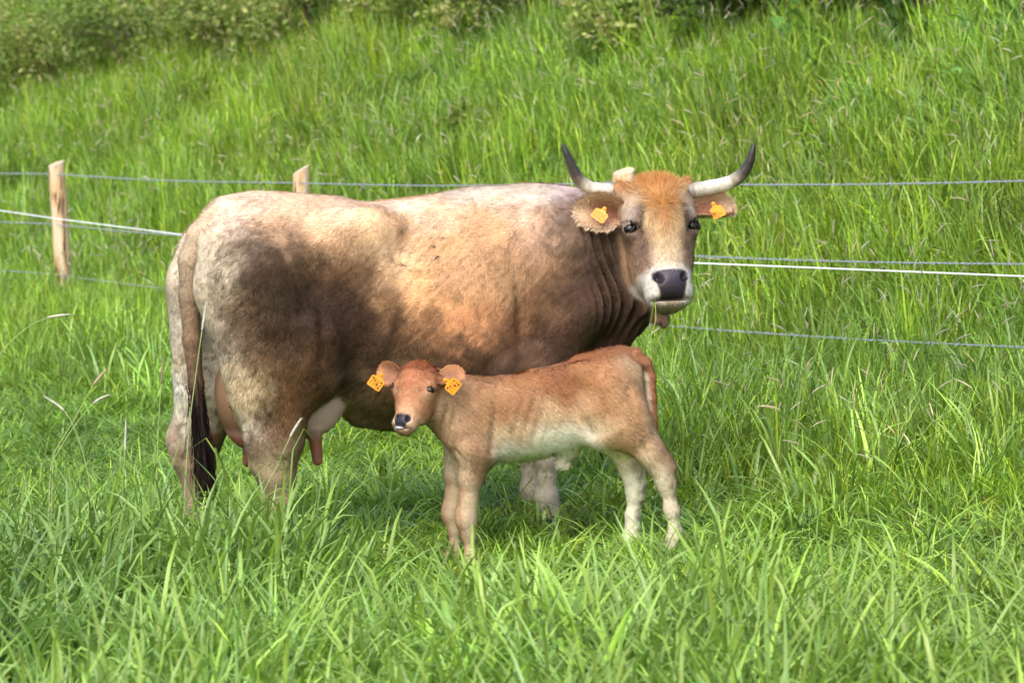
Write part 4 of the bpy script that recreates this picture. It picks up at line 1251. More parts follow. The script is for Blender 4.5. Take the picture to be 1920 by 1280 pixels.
CALF_COAT = [
    (0.096, 0.024, 0.899, 145, 88, 48), (0.047, 0.036, 0.867, 169, 116, 73), (0.189, 0.048, 0.875, 152, 94, 52), (0.273, 0.057, 0.85, 160, 99, 56), (0.443, 0.046, 0.804, 163, 104, 57),
    (0.591, 0.049, 0.778, 161, 106, 64), (0.683, 0.092, 0.774, 168, 116, 73), (0.121, 0.147, 0.807, 168, 116, 71), (0.049, 0.13, 0.764, 188, 140, 95), (0.04, 0.092, 0.824, 194, 164, 122),
    (0.226, 0.138, 0.805, 166, 110, 61), (0.353, 0.118, 0.772, 137, 82, 40), (0.31, 0.131, 0.721, 145, 90, 48), (0.48, 0.112, 0.76, 166, 110, 61), (0.605, 0.128, 0.739, 172, 125, 80),
    (0.73, 0.148, 0.719, 188, 144, 101), (0.78, 0.167, 0.668, 184, 144, 105), (0.057, 0.18, 0.643, 168, 123, 78), (0.161, 0.171, 0.662, 165, 116, 69), (0.247, 0.143, 0.638, 188, 146, 99),
    (0.372, 0.154, 0.638, 194, 158, 113), (0.435, 0.153, 0.68, 150, 99, 57), (0.54, 0.155, 0.658, 152, 104, 61), (0.644, 0.162, 0.616, 163, 119, 76), (0.729, 0.156, 0.594, 182, 142, 103),
    (0.776, 0.147, 0.572, 178, 142, 105), (0.016, 0.164, 0.538, 182, 140, 97), (0.099, 0.177, 0.559, 184, 144, 101), (0.183, 0.157, 0.577, 198, 172, 132), (0.269, 0.128, 0.574, 232, 224, 198),
    (0.372, 0.143, 0.564, 227, 219, 187), (0.497, 0.157, 0.575, 189, 156, 114), (0.583, 0.144, 0.552, 184, 153, 113), (0.664, 0.174, 0.512, 148, 110, 73), (0.731, 0.135, 0.466, 191, 162, 123),
    (0.797, 0.042, 0.469, 194, 174, 139), (0.228, 0.112, 0.531, 237, 239, 217), (0.356, 0.084, 0.498, 237, 241, 218), (0.481, 0.104, 0.486, 237, 239, 217), (0.566, 0.097, 0.472, 235, 235, 211),
    (0.62, 0.145, 0.443, 147, 104, 67), (0.141, 0.036, 0.475, 232, 221, 187), (-0.004, 0.141, 0.452, 203, 177, 137), (-0.091, 0.137, 0.453, 147, 108, 73), (-0.05, 0.134, 0.389, 205, 191, 160),
    (-0.125, 0.138, 0.161, 205, 191, 160), (0.72, 0.142, 0.404, 196, 172, 135), (0.646, 0.14, 0.394, 150, 112, 75), (0.693, 0.14, 0.32, 196, 172, 135), (0.685, 0.13, 0.067, 196, 172, 135),
    (0.068, 0.067, 0.303, 232, 226, 199), (0.047, 0.07, 0.196, 227, 221, 193), (0.021, 0.067, 0.303, 202, 191, 160), (0.789, 0.05, 0.319, 196, 172, 135), (0.788, 0.042, 0.213, 196, 172, 135),
    (0.4, 0, 0.46, 240, 228, 208), (0.1, 0.03, 0.6, 228, 200, 170)
]
CALF_FACE = [(0, -.01, 140, 74, 42), (.04, 0, 142, 76, 44), (.07, .02, 158, 90, 56), (0, .03, 150, 82, 46), (.04, .04, 156, 88, 52), (.075, .06, 182, 118, 76), (0, .075, 168, 98, 58), (.04, .08, 176, 108, 66), (0, .11, 178, 108, 66), (.035, .115, 186, 120, 76),
             (.062, .095, 190, 130, 88), (.085, .12, 205, 160, 120), (.062, .135, 200, 152, 112), (.05, .125, 170, 112, 74), (0, .15, 196, 130, 84), (.035, .155, 196, 134, 90), (.065, .165, 176, 120, 80), (0, .185, 205, 146, 100), (.035, .19, 200, 142, 98), (.06, .20, 182, 126, 84),
             (0, .205, 214, 160, 116), (.03, .208, 214, 164, 122), (.042, .23, 210, 165, 125), (.045, .25, 205, 165, 128), (.035, .265, 215, 180, 148), (0, .275, 200, 160, 128), (.03, .285, 190, 150, 118)]
build_calf()

# ------------------------------------------------------------------ fence: split posts, three barbed wires, white electric rope
def wood_mat():
    m, nt, p = new_mat("peeled_wood")
    tc = nt.nodes.new("ShaderNodeTexCoord")
    mp = nt.nodes.new("ShaderNodeMapping")
    mp.inputs["Scale"].default_value = (26, 26, 3.6)
    nt.links.new(tc.outputs["Object"], mp.inputs["Vector"])
    nz = nt.nodes.new("ShaderNodeTexNoise"); nz.inputs["Scale"].default_value = 1.0; nz.inputs["Detail"].default_value = 6
    nt.links.new(mp.outputs[0], nz.inputs["Vector"])
    cr = nt.nodes.new("ShaderNodeValToRGB")
    e = cr.color_ramp.elements
    e[0].position, e[0].color = .36, (*lin((74, 52, 38)), 1)
    e[1].position, e[1].color = .62, (*lin((212, 190, 160)), 1)
    k = e.new(.44); k.color = (*lin((196, 158, 114)), 1)
    nt.links.new(nz.outputs[0], cr.inputs[0])
    nt.links.new(cr.outputs[0], p.inputs["Base Color"])
    bp = nt.nodes.new("ShaderNodeBump"); bp.inputs["Strength"].default_value = .5; bp.inputs["Distance"].default_value = .006
    nt.links.new(nz.outputs[0], bp.inputs["Height"]); nt.links.new(bp.outputs[0], p.inputs["Normal"])
    p.inputs["Roughness"].default_value = .75
    return m
MAT_WOOD = wood_mat()
MAT_CUT = simple_mat("sawn_wood", (196, 174, 142), rough=.8, noise=.10, nscale=25)
MAT_WIRE = simple_mat("galvanised_wire", (150, 156, 166), rough=.42, spec=.5, noise=.12)
MAT_ROPE = simple_mat("white_rope", (232, 232, 232), rough=.6, noise=.05)

def post(px, py, top, r, lean, slant, seed, label):
    g = float(ground_z(px, py)) - .35
    root = empty("fence_post", (px, py, g))
    tag(root, label, "fence post", "split wooden posts along the fence")
    rs = np.random.default_rng(seed)
    n, m = 18, 26
    ang = np.linspace(0, 2 * math.pi, n, endpoint=False)
    prof = 1 + .10 * np.cos(2 * ang + seed) + .06 * np.cos(3 * ang + 2 * seed) + rs.normal(0, .025, n)
    h = top - g
    V = []
    for i in range(m):
        t = i / (m - 1)
        wob = .006 * math.sin(5 * t + seed)
        rr = r * (1.06 - .10 * t) * prof * (1 + .02 * rs.normal(0, 1, n))
        z = t * h + t ** 8 * 0
        ring = np.stack([lean[0] * t + wob + rr * np.cos(ang), lean[1] * t + rr * np.sin(ang), np.full(n, z)], -1)
        if i == m - 1:
            ring[:, 2] += (rr * np.cos(ang)) * slant[0] + (rr * np.sin(ang)) * slant[1]
        V.append(ring)
    V = np.concatenate(V)
    F = np.array([(k * n + j, k * n + (j + 1) % n, (k + 1) * n + (j + 1) % n, (k + 1) * n + j) for k in range(m - 1) for j in range(n)])
    obj("shaft", mesh_np("shaft", V, F, 4, True), MAT_WOOD, root)
    me = bpy.data.meshes.new("cut_top")
    ringV = V[-n:] + np.array([0, 0, .0005])
    me.from_pydata(ringV.tolist(), [], [list(range(n))])
    obj("cut_top", me, MAT_CUT, root)
    # wire staples facing the meadow
    for k in range(3):
        z = top - .09 - .40 * k - g
        t = z / h
        c = np.array([lean[0] * t, lean[1] * t, z]) + np.append(-FN * (r + .004), 0)
        u = np.append(FU, 0)
        sv, sf, _ = tube(catmull([c - u * .008 + np.array([0, 0, .012]) + np.append(FN * .012, 0), c + np.array([0, 0, .010]), c - np.array([0, 0, .010]), c + u * .008 - np.array([0, 0, .012]) + np.append(FN * .012, 0)], 4), .0022, 6)
        obj("staple", mesh_np("staple", sv, sf, 4), MAT_WIRE, root)

POSTS = [(-3.64, 22.70, 1.655), (-1.43, 19.50, 1.608), (0.65, 16.50, 1.608)]
post(-3.53, 22.70, 1.655, .071, (-.115, 0), (.35, .25), 3, "weathered wooden fence post at the far left of the wire fence")
post(-1.43, 19.50, 1.608, .056, (-.01, 0), (.55, .2), 5, "short wooden post top showing behind the cow's rump")
post(0.65, 16.50, 1.596, .064, (0, 0), (.30, .30), 8, "pale sawn post top showing behind the cow's left horn")

def along(t):               # metres along the fence from the third post
    return FP + FU * t
def wire_height(t, drop):
    # level fixed at the posts, slight sag between them
    tp = np.array([-15.2, -7.57, -3.69, 0.0, 3.75, 7.5, 11.2])
    zt = np.array([1.64, 1.575, 1.517, 1.530, 1.560, 1.58, 1.60])
    z = np.interp(t, tp, zt)
    ph = np.interp(t, tp, np.arange(len(tp)))
    return z - .018 * np.sin(math.pi * (ph % 1)) - drop

def barbed_wire(drop, label, t0=-14.0, t1=11.0, rot=0.0):
    root = empty("barbed_wire", (*along(0), 0))
    tag(root, label, "barbed wire", "barbed wires of the fence")
    off = -FN * .070
    for s in (0, 1):
        t = np.arange(t0, t1, .012)
        ph = t * 2 * math.pi / .085 + s * math.pi
        c = np.stack([FU[0] * t + off[0], FU[1] * t + off[1], wire_height(t, drop)], -1)
        c += .0027 * (np.cos(ph)[:, None] * np.append(FN, 0) + np.sin(ph)[:, None] * np.array([0, 0, 1.0]))
        V, F, _ = tube(c, .0021, 5, caps=False)
        obj("strand", mesh_np("strand", V, F, 4), MAT_WIRE, root)
    Vs, Fs, nv = [], [], 0
    rb = np.random.default_rng(int(drop * 100) + 4)
    for t in np.arange(t0 + rb.random() * .1, t1, .105):
        c = np.array([FU[0] * t + off[0], FU[1] * t + off[1], float(wire_height(t, drop))])
        u = np.append(FU, 0)
        # two turns round the strands, then two sharp ends
        a = np.linspace(0, 3.6 * math.pi, 14) + rb.random() * 6
        coil = c + np.linspace(-.009, .009, 14)[:, None] * u + .0062 * (np.cos(a)[:, None] * np.append(FN, 0) + np.sin(a)[:, None] * np.array([0, 0, 1.0]))
        e0 = coil[0] + unit(coil[0] - c) * .013 - u * .004; e1 = coil[-1] + unit(coil[-1] - c) * .013 + u * .004
        V, F, _ = tube(np.concatenate([[e0], coil, [e1]]), [.0006] + [.0015] * 14 + [.0006], 4, caps=False)
        Vs.append(V); Fs.append(F + nv); nv += len(V)
    tag(obj("barb", mesh_np("barb", np.concatenate(Vs), np.concatenate(Fs), 4), MAT_WIRE, root), kind="stuff")
barbed_wire(0.0, "topmost barbed wire of the fence, running behind the horns")
barbed_wire(0.40, "middle barbed wire, just above the white rope on the right")
barbed_wire(0.80, "lowest barbed wire near the grass below the cow's chin")

def electric_rope():
    # hangs on offset brackets in front of the wires
    P = [(-5.54, 25.5, 1.36), (-4.12, 22.9, 1.278), (-3.53, 22.0, 1.229), (-2.36, 20.3, 1.143), (-.9, 18.0, 1.09), (.98, 15.4, 1.10), (2.39, 13.3, 1.106), (3.0, 12.4, 1.11), (6.4, 7.4, 1.13)]
    P = np.array(P)
    tt = np.linspace(0, len(P) - 1, 60)
    c = np.stack([np.interp(tt, np.arange(len(P)), P[:, k]) for k in range(3)], -1)
    V, F, _ = tube(c, .0046, 8)
    o = obj("electric_rope", mesh_np("electric_rope", V, F, 4), MAT_ROPE)
    tag(o, "thin white electric fence rope stretched in front of the barbed wires", "rope")
electric_rope()

# ------------------------------------------------------------------ grass
MAT_GRASS = leaf_mat("grass_blade", rough=.36, trans=.26, spec=.5)

def blade(r, base, az, h, w, tilt, bend, segs, kink=None, fold=.25):
    """curved tapering leaf; returns V (rows of 3), triangles-as-quads"""
    t = np.linspace(0, 1, segs + 1)
    th = tilt + bend * t ** 1.6
    if kink is not None:
        th = th + kink[1] * sstep(kink[0] - .08, kink[0] + .08, t)
    ds = h / segs
    x = np.concatenate([[0], np.cumsum(np.sin(th[:-1]) * ds)]); z = np.concatenate([[0], np.cumsum(np.cos(th[:-1]) * ds)])
    d = np.array([math.cos(az), math.sin(az), 0]); sd = np.array([-math.sin(az), math.cos(az), 0])
    tw = r.normal(0, .5) * t
    W = w * np.interp(t, [0, .15, .5, .8, 1], [.55, .9, 1, .62, .04])
    c = np.asarray(base) + x[:, None] * d + z[:, None] * np.array([0, 0, 1.0])
    nrm = np.cos(th)[:, None] * d - np.sin(th)[:, None] * np.array([0, 0, 1.0])
    sdir = np.cos(tw)[:, None] * sd + np.sin(tw)[:, None] * nrm
    up = np.cross(sdir, np.gradient(c, axis=0)); up = unit(up)
    V = np.stack([c - sdir * W[:, None] / 2, c + up * (W * fold * .5)[:, None], c + sdir * W[:, None] / 2], 1).reshape(-1, 3)
    F = []
    for k in range(segs):
        a = 3 * k
        F += [(a, a + 1, a + 4, a + 3), (a + 1, a + 2, a + 5, a + 4)]
    return V, np.array(F), np.repeat(t, 3)

GREENS = np.array([(0.215, 0.350, 0.022), (0.265, 0.410, 0.030), (0.155, 0.280, 0.020), (0.165, 0.305, 0.042), (0.290, 0.390, 0.030), (0.105, 0.205, 0.024), (0.235, 0.350, 0.070)])
DRY = np.array([(0.46, 0.40, 0.22), (0.50, 0.44, 0.26), (0.38, 0.28, 0.12)])

def clump(r, n, R, h, w, tilt, bend, segs, dry=.02, kinkp=.2, blue=0.0, square=False, lean=0.0):
    """n blades over a disc (or a soft square patch) of radius R"""
    Vs, Fs, Cs, nv = [], [], [], 0
    cx = r.uniform(-R, R, (14, 2)); ch = r.uniform(.6, 1.0, 14); cc = r.integers(0, len(GREENS), 14)
    for k in range(n):
        if square:
            p = r.uniform(-R, R, 2) + r.normal(0, R * .08, 2)
            j = int(np.argmin(((cx - p) ** 2).sum(1)))
            if r.random() < .55:
                p = p * .55 + cx[j] * .45
            az = r.uniform(0, 2 * math.pi)
            hs = ch[j]; g = GREENS[cc[j]] if r.random() < .5 else GREENS[r.integers(0, len(GREENS))]
        else:
            a, q = r.uniform(0, 2 * math.pi), R * math.sqrt(r.random())
            p = np.array([q * math.cos(a), q * math.sin(a)]); az = a + r.normal(0, .7); hs = 1.0
            g = GREENS[r.integers(0, len(GREENS))]
        hh = r.uniform(*h) * hs; ww = r.uniform(*w)
        kink = (r.uniform(.45, .8), r.uniform(.6, 1.9)) if r.random() < kinkp else None
        V, F, t = blade(r, (p[0], p[1], -.03), az, hh, ww, abs(r.normal(0, tilt)) + .04, r.uniform(*bend), segs, kink, r.uniform(.1, .5))
        V = V + np.array([lean, 0, 0]) * (V[:, 2:3] ** 2) * 1.5
        c = g * math.exp(r.normal(0, .32))
        c = c * (1 - blue) + np.array([.240, .385, .115]) * blue * math.exp(r.normal(0, .2))
        if r.random() < dry:
            c = DRY[r.integers(0, len(DRY))]; V = V * np.array([1, 1, .6])
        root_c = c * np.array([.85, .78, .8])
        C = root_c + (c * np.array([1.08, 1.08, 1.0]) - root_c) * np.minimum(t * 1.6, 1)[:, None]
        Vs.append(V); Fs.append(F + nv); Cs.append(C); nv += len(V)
    return np.concatenate(Vs), np.concatenate(Fs), np.concatenate(Cs)

def seed_stalk(r, base, az, h, lean, head_len, head_r, col):
    """stem with a soft cylindrical spike"""
    t = np.linspace(0, 1, 9)
    th = lean * (.15 + t ** 2)
    x = np.concatenate([[0], np.cumsum(np.sin(th[:-1]) * h / 8)]); z = np.concatenate([[0], np.cumsum(np.cos(th[:-1]) * h / 8)])
    d = np.array([math.cos(az), math.sin(az), 0])
    c = np.asarray(base) + x[:, None] * d + z[:, None] * np.array([0, 0, 1.0])
    V1, F1, _ = tube(c, np.linspace(.0014, .0009, 9), 4, caps=False)
    tang = unit(c[-1] - c[-2])
    s = np.linspace(0, 1, 8)
    hc = c[-1] + tang * (s * head_len)[:, None] + d * (s ** 2 * head_len * .25 * lean)[:, None] - np.array([0, 0, 1.0]) * (s ** 2 * head_len * .22 * abs(lean))[:, None]
    V2, F2, _ = tube(hc, head_r * np.array([.35, .8, 1, 1, .95, .85, .6, .15]), 6, caps=False)
    C = np.concatenate([np.tile(np.array([.17, .24, .06]), (len(V1), 1)), np.tile(np.array(col), (len(V2), 1)) * (.8 + .4 * r.random((len(V2), 1)))])
    return np.concatenate([V1, V2]), np.concatenate([F1, F2 + len(V1)]), C, len(V1)

def build_grass():
    r = np.random.default_rng(11)
    protos = []
    HP = .24                # half width of a patch
    for k in range(6):      # 0-5 meadow, fairly tall
        protos.append(clump(r, 260, HP, (.18, .48), (.0045, .0095), .30, (.15, 1.5), 5, .012, .24, square=True))
    for k in range(5):      # 6-10 short sward
        protos.append(clump(r, 280, HP, (.16, .52), (.0050, .0095), .55, (.1, 1.6), 5, .018, .26, blue=.15, square=True))
    for k in range(5):      # 11-15 foreground sward with broad blades
        protos.append(clump(r, 140, HP, (.20, .54), (.0080, .0170), .34, (.15, 1.6), 7, .012, .30, blue=.30, square=True))
    for k in range(5):      # 16-20 broad leaved tussock
        protos.append(clump(r, 12, .07, (.30, .66), (.0120, .0230), .26, (.10, 1.6), 8, .015, .34, blue=.48))
    for k in range(4):      # 21-24 flowering stalks among blades
        V, F, C = clump(r, 5, .05, (.25, .45), (.003, .005), .2, (.2, 1.0), 5, .0, .2)
        Vs, Fs, Cs, nv = [V], [F], [C], len(V)
        for j in range(2):
            col = [(.46, .40, .26), (.40, .34, .24), (.50, .46, .34), (.42, .33, .16)][r.integers(0, 4)]
            v, f, c, _ = seed_stalk(r, (r.normal(0, .03), r.normal(0, .03), 0), r.uniform(0, 6.28), r.uniform(.45, .66), r.uniform(.1, 1.1), r.uniform(.05, .09), .0035, col)
            Vs.append(v); Fs.append(f + nv); Cs.append(c); nv += len(v)
        protos.append((np.concatenate(Vs), np.concatenate(Fs), np.concatenate(Cs)))
    for k in range(3):      # 25-27 broad clover and dock like leaves
        Vs, Fs, Cs, nv = [], [], [], 0
        for j in range(9):
            V, F, t = blade(r, (r.normal(0, .05), r.normal(0, .05), 0), r.uniform(0, 6.28), r.uniform(.14, .26), r.uniform(.018, .032), r.uniform(.1, .5), r.uniform(.8, 1.8), 6, None, .3)
            c = np.array([.085, .19, .03]) * math.exp(r.normal(0, .2))
            Vs.append(V); Fs.append(F + nv); Cs.append(np.tile(c, (len(V), 1))); nv += len(V)
        protos.append((np.concatenate(Vs), np.concatenate(Fs), np.concatenate(Cs)))
    # scatter
    def scatter(n, y0, y1, half, keep):
        Y = np.sqrt(r.uniform(y0 ** 2, y1 ** 2, n))
        X = r.uniform(-1, 1, n) * ((half + .02) * Y + .6)
        k = keep(X, Y)
        return X[k], Y[k]
    XX, YY, KK, SS = [], [], [], []
    def put(X, Y, kinds, wide, tall, jit=.12):
        XX.append(X); YY.append(Y); KK.append(r.choice(kinds, len(X)))
        w = wide * np.exp(r.normal(0, jit * .5, len(X))); SS.append(np.stack([w, w, tall * np.exp(r.normal(0, jit, len(X))) * np.ones(len(X))], -1))
    def patch(X, Y, s, sc):
        P = np.stack([X, Y, 0 * X], -1); return vnoise(P, sc, s)
    def lattice(step, y0, y1, half, keep):
        """patch places on a jittered grid"""
        gx, gy = np.meshgrid(np.arange(-8, 8, step), np.arange(y0, y1, step), indexing='ij')
        X = gx.ravel() + r.uniform(-.5, .5, gx.size) * step; Y = gy.ravel() + r.uniform(-.5, .5, gx.size) * step
        k = (np.abs(X) < (half + .035) * Y + .8) & (Y > y0) & (Y < y1)
        X, Y = X[k], Y[k]
        k = keep(X, Y)
        return X[k], Y[k]
    tall_left = lambda X, Y: sstep(-.45, -.95, X + .12 * (Y - 10))
    def height(X, Y):
        """sward height relative to uncut meadow: grazed round the animals and to the right"""
        s = fence_dist(X, Y)
        lawn = sstep(9.3, 10.3, Y) * sstep(-1.3, -2.3, s)
        lawn = lawn * (1 - .92 * tall_left(X, Y) * sstep(11.9, 11.0, Y))
        hgt = 1.0 - .60 * lawn
        hgt = hgt * (1 - .18 * sstep(8.6, 9.4, Y) * sstep(-2.3, -3.2, s) * (1 - tall_left(X, Y)) * (1 - lawn))
        hgt = hgt * (.78 + .44 * patch(X, Y, 71, 1.3))
        bank = sstep(-.8, .6, s)
        return hgt * (1 + .12 * bank) * (1 + bank * (1.1 * (patch(X, Y, 73, 1.9) - .5) + .5 * (patch(X, Y, 75, 4.0) - .5)))
    near = lambda X, Y: fence_dist(X, Y) < -2.0
    X, Y = lattice(.40, 5.4, 9.6, .2, near)
    put(X, Y, [11, 12, 13, 14, 15], 1.0, height(X, Y))
    X, Y = lattice(.30, 9.4, 24, .2, near)
    h = height(X, Y); lo = h < .66
    put(X[lo], Y[lo], [6, 7, 8, 9, 10], 1.0, h[lo])
    put(X[~lo], Y[~lo], [11, 12, 13, 14, 15], 1.0, h[~lo])
    X, Y = lattice(.46, 9.2, 24, .2, near)
    put(X, Y, [0, 1, 2, 3, 4, 5], 1.0, height(X, Y) * .95)
    # between the animals and the fence, then the bank
    X, Y = lattice(.30, 7.5, 26, .2, lambda X, Y: (fence_dist(X, Y) >= -2.1) & (fence_dist(X, Y) < .8))
    put(X, Y, [0, 1, 2, 3, 4, 5], 1.0, height(X, Y) * 1.05)
    X, Y = lattice(.36, 7.5, 39, .2, lambda X, Y: (fence_dist(X, Y) >= .6) & (fence_dist(X, Y) < 7))
    put(X, Y, [0, 1, 2, 3, 4, 5], 1.15, height(X, Y) * 1.2)
    # tussocks of broad blades
    T = [16, 17, 18, 19, 20]
    X, Y = scatter(2500, 5.6, 9.0, .205, lambda X, Y: patch(X, Y, 81, 2.0) > .42)
    put(X, Y, T, 1.0, .74 + .46 * patch(X, Y, 83, 1.7) - .14 * sstep(.6, 1.4, X))
    X, Y = scatter(850, 8.6, 11.3, .205, lambda X, Y: tall_left(X, Y) > .4)
    put(X, Y, T, 1.0, 1.06)
    X, Y = scatter(300, 10.0, 13.5, .205, lambda X, Y: (fence_dist(X, Y) < -2) & (tall_left(X, Y) < .5))
    put(X, Y, T, .75, .42)
    X, Y = scatter(500, 11.5, 18, .205, lambda X, Y: (fence_dist(X, Y) > -2.2) & (fence_dist(X, Y) < 1.0))
    put(X, Y, T, .8, .85)
    tx, ty, ts = [], [], []
    for cx, cy, rad, num, sc in ((.66, 8.95, .10, 16, 1.15), (.52, 9.1, .10, 9, 1.05), (-1.45, 10.2, .25, 26, 1.15), (-.98, 10.4, .16, 26, 1.2), (-.72, 10.1, .15, 16, 1.05), (-1.8, 10.4, .3, 26, 1.15), (-.25, 9.3, .15, 8, .9), (1.5, 8.9, .2, 8, .8), (-.16, 10.85, .10, 5, .34), (-.02, 10.6, .10, 6, .40), (.62, 10.95, .08, 5, .32)):
        tx.append(r.normal(cx, rad, num)); ty.append(r.normal(cy, rad, num)); ts.append(np.full(num, sc))
    put(np.concatenate(tx), np.concatenate(ty), T, 1.0, np.concatenate(ts))
    # flowering stalks
    X, Y = scatter(3200, 12.0, 37, .20, lambda X, Y: (fence_dist(X, Y) > -.8) & (fence_dist(X, Y) < 7))
    put(X, Y, [21, 22, 23, 24], 1.0, 1.0)
    X, Y = scatter(280, 11.0, 16, .20, lambda X, Y: (fence_dist(X, Y) > -2.4) & (fence_dist(X, Y) < -.4))
    put(X, Y, [21, 22, 23, 24], .9, .8)
    # broad leaves among the grass
    X, Y = scatter(3000, 12.0, 37, .20, lambda X, Y: (fence_dist(X, Y) > .8) & (fence_dist(X, Y) < 8) & (patch(X, Y, 91, .9) > .50))
    put(X, Y, [25, 26, 27], 1.3, 1.6)
    X, Y = scatter(260, 8.5, 14, .20, lambda X, Y: fence_dist(X, Y) < 0)
    put(X, Y, [25, 26, 27], .5, .6)
    X, Y, K, S = map(np.concatenate, (XX, YY, KK, SS))
    n = len(X)
    Z = ground_z(X, Y)
    e = .15
    gx = (ground_z(X + e, Y) - ground_z(X - e, Y)) / (2 * e); gy = (ground_z(X, Y + e) - ground_z(X, Y - e)) / (2 * e)
    yaw = r.uniform(0, 2 * math.pi, n)
    tj = r.normal(0, .13, (n, 2))
    # lie along the slope (rotation order: about z first, then tilted)
    rot = np.zeros((n, 3))
    from mathutils import Euler, Quaternion
    for i in range(n):
        nz = Vector((-gx[i] * .42 + tj[i, 0], -gy[i] * .42 + tj[i, 1], 1.0)).normalized()
        q = Vector((0, 0, 1)).rotation_difference(nz) @ Quaternion((0, 0, 1), yaw[i])
        rot[i] = q.to_euler()
    # lush and dull patches, cooler towards the viewer, yellower on the bank
    s = fence_dist(X, Y)
    lum = np.exp(r.normal(0, .16, n)) * (.74 + .52 * patch(X, Y, 95, .8))
    yel = (.02 * sstep(-1, 2.5, s) + .5 * (patch(X, Y, 97, .55) - .5))
    iv = np.stack([lum * (1.0 + .30 * yel), lum * (1.0 + .04 * yel), lum * (1.0 - .35 * yel)], -1)
    # one mesh: the tufts, and a loose point for every place one grows
    Vp, Fp, Cp, Ip, nv = [], [], [], [], 0
    for k, (V, F, C) in enumerate(protos):
        Vp.append(V); Fp.append(F + nv); Cp.append(C); Ip.append(np.full(len(V), k)); nv += len(V)
    V = np.concatenate(Vp + [np.stack([X, Y, Z], -1)])
    me = mesh_np("grass", V, np.concatenate(Fp), 4)
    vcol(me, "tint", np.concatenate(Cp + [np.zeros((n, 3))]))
    def iattr(name, val):
        a = me.attributes.new(name, 'INT', 'POINT'); a.data.foreach_set("value", np.ascontiguousarray(val, np.int32))
    iattr("tuft", np.concatenate(Ip + [np.full(n, -1)]))
    iattr("kind_of_tuft", np.concatenate([np.zeros(nv), K]))
    for name, val in (("turn", rot), ("ivar", iv), ("size", S)):
        a = me.attributes.new(name, 'FLOAT_VECTOR', 'POINT')
        a.data.foreach_set("vector", np.concatenate([np.zeros((nv, 3)), val]).astype(np.float32).ravel())
    o = obj("grass", me, MAT_GRASS)
    tag(o, kind="stuff")
    ng = bpy.data.node_groups.new("grow_grass", 'GeometryNodeTree')
    ng.interface.new_socket("Geometry", in_out='INPUT', socket_type='NodeSocketGeometry')
    ng.interface.new_socket("Geometry", in_out='OUTPUT', socket_type='NodeSocketGeometry')
    N, Lk = ng.nodes, ng.links
    gi, go = N.new("NodeGroupInput"), N.new("NodeGroupOutput")
    def named(t, name):
        x = N.new("GeometryNodeInputNamedAttribute"); x.data_type = t; x.inputs["Name"].default_value = name
        return x.outputs["Attribute"]
    tuft = named('INT', "tuft")
    cmp_ = N.new("FunctionNodeCompare"); cmp_.data_type = 'INT'; cmp_.operation = 'LESS_THAN'
    ins = [i for i in cmp_.inputs if i.type == 'INT']
    Lk.new(tuft, ins[0]); ins[1].default_value = 0
    sep = N.new("GeometryNodeSeparateGeometry"); sep.domain = 'POINT'
    Lk.new(gi.outputs[0], sep.inputs[0]); Lk.new(cmp_.outputs[0], sep.inputs[1])
    spl = N.new("GeometryNodeSplitToInstances"); spl.domain = 'FACE'
    Lk.new(sep.outputs[1], spl.inputs[0]); Lk.new(tuft, spl.inputs["Group ID"])
    iop = N.new("GeometryNodeInstanceOnPoints")
    Lk.new(sep.outputs[0], iop.inputs["Points"]); Lk.new(spl.outputs[0], iop.inputs["Instance"])
    iop.inputs["Pick Instance"].default_value = True
    Lk.new(named('INT', "kind_of_tuft"), iop.inputs["Instance Index"])
    Lk.new(named('FLOAT_VECTOR', "turn"), iop.inputs["Rotation"])
    Lk.new(named('FLOAT_VECTOR', "size"), iop.inputs["Scale"])
    Lk.new(iop.outputs[0], go.inputs[0])
    md = o.modifiers.new("grow", 'NODES')
    md.node_group = ng
build_grass()

# ---- single flowering stalks standing clear of the sward in front
MAT_STALK = leaf_mat("flowering_grass", rough=.6, trans=.2, spec=.2, inst=False)
def at_depth(px, py, Y):
    """a point of the place, measured off the photograph at a chosen distance"""
    return ((px - 960) * Y / 5333.3, Y, 1.6 - (py - 320) * Y / 5333.3)

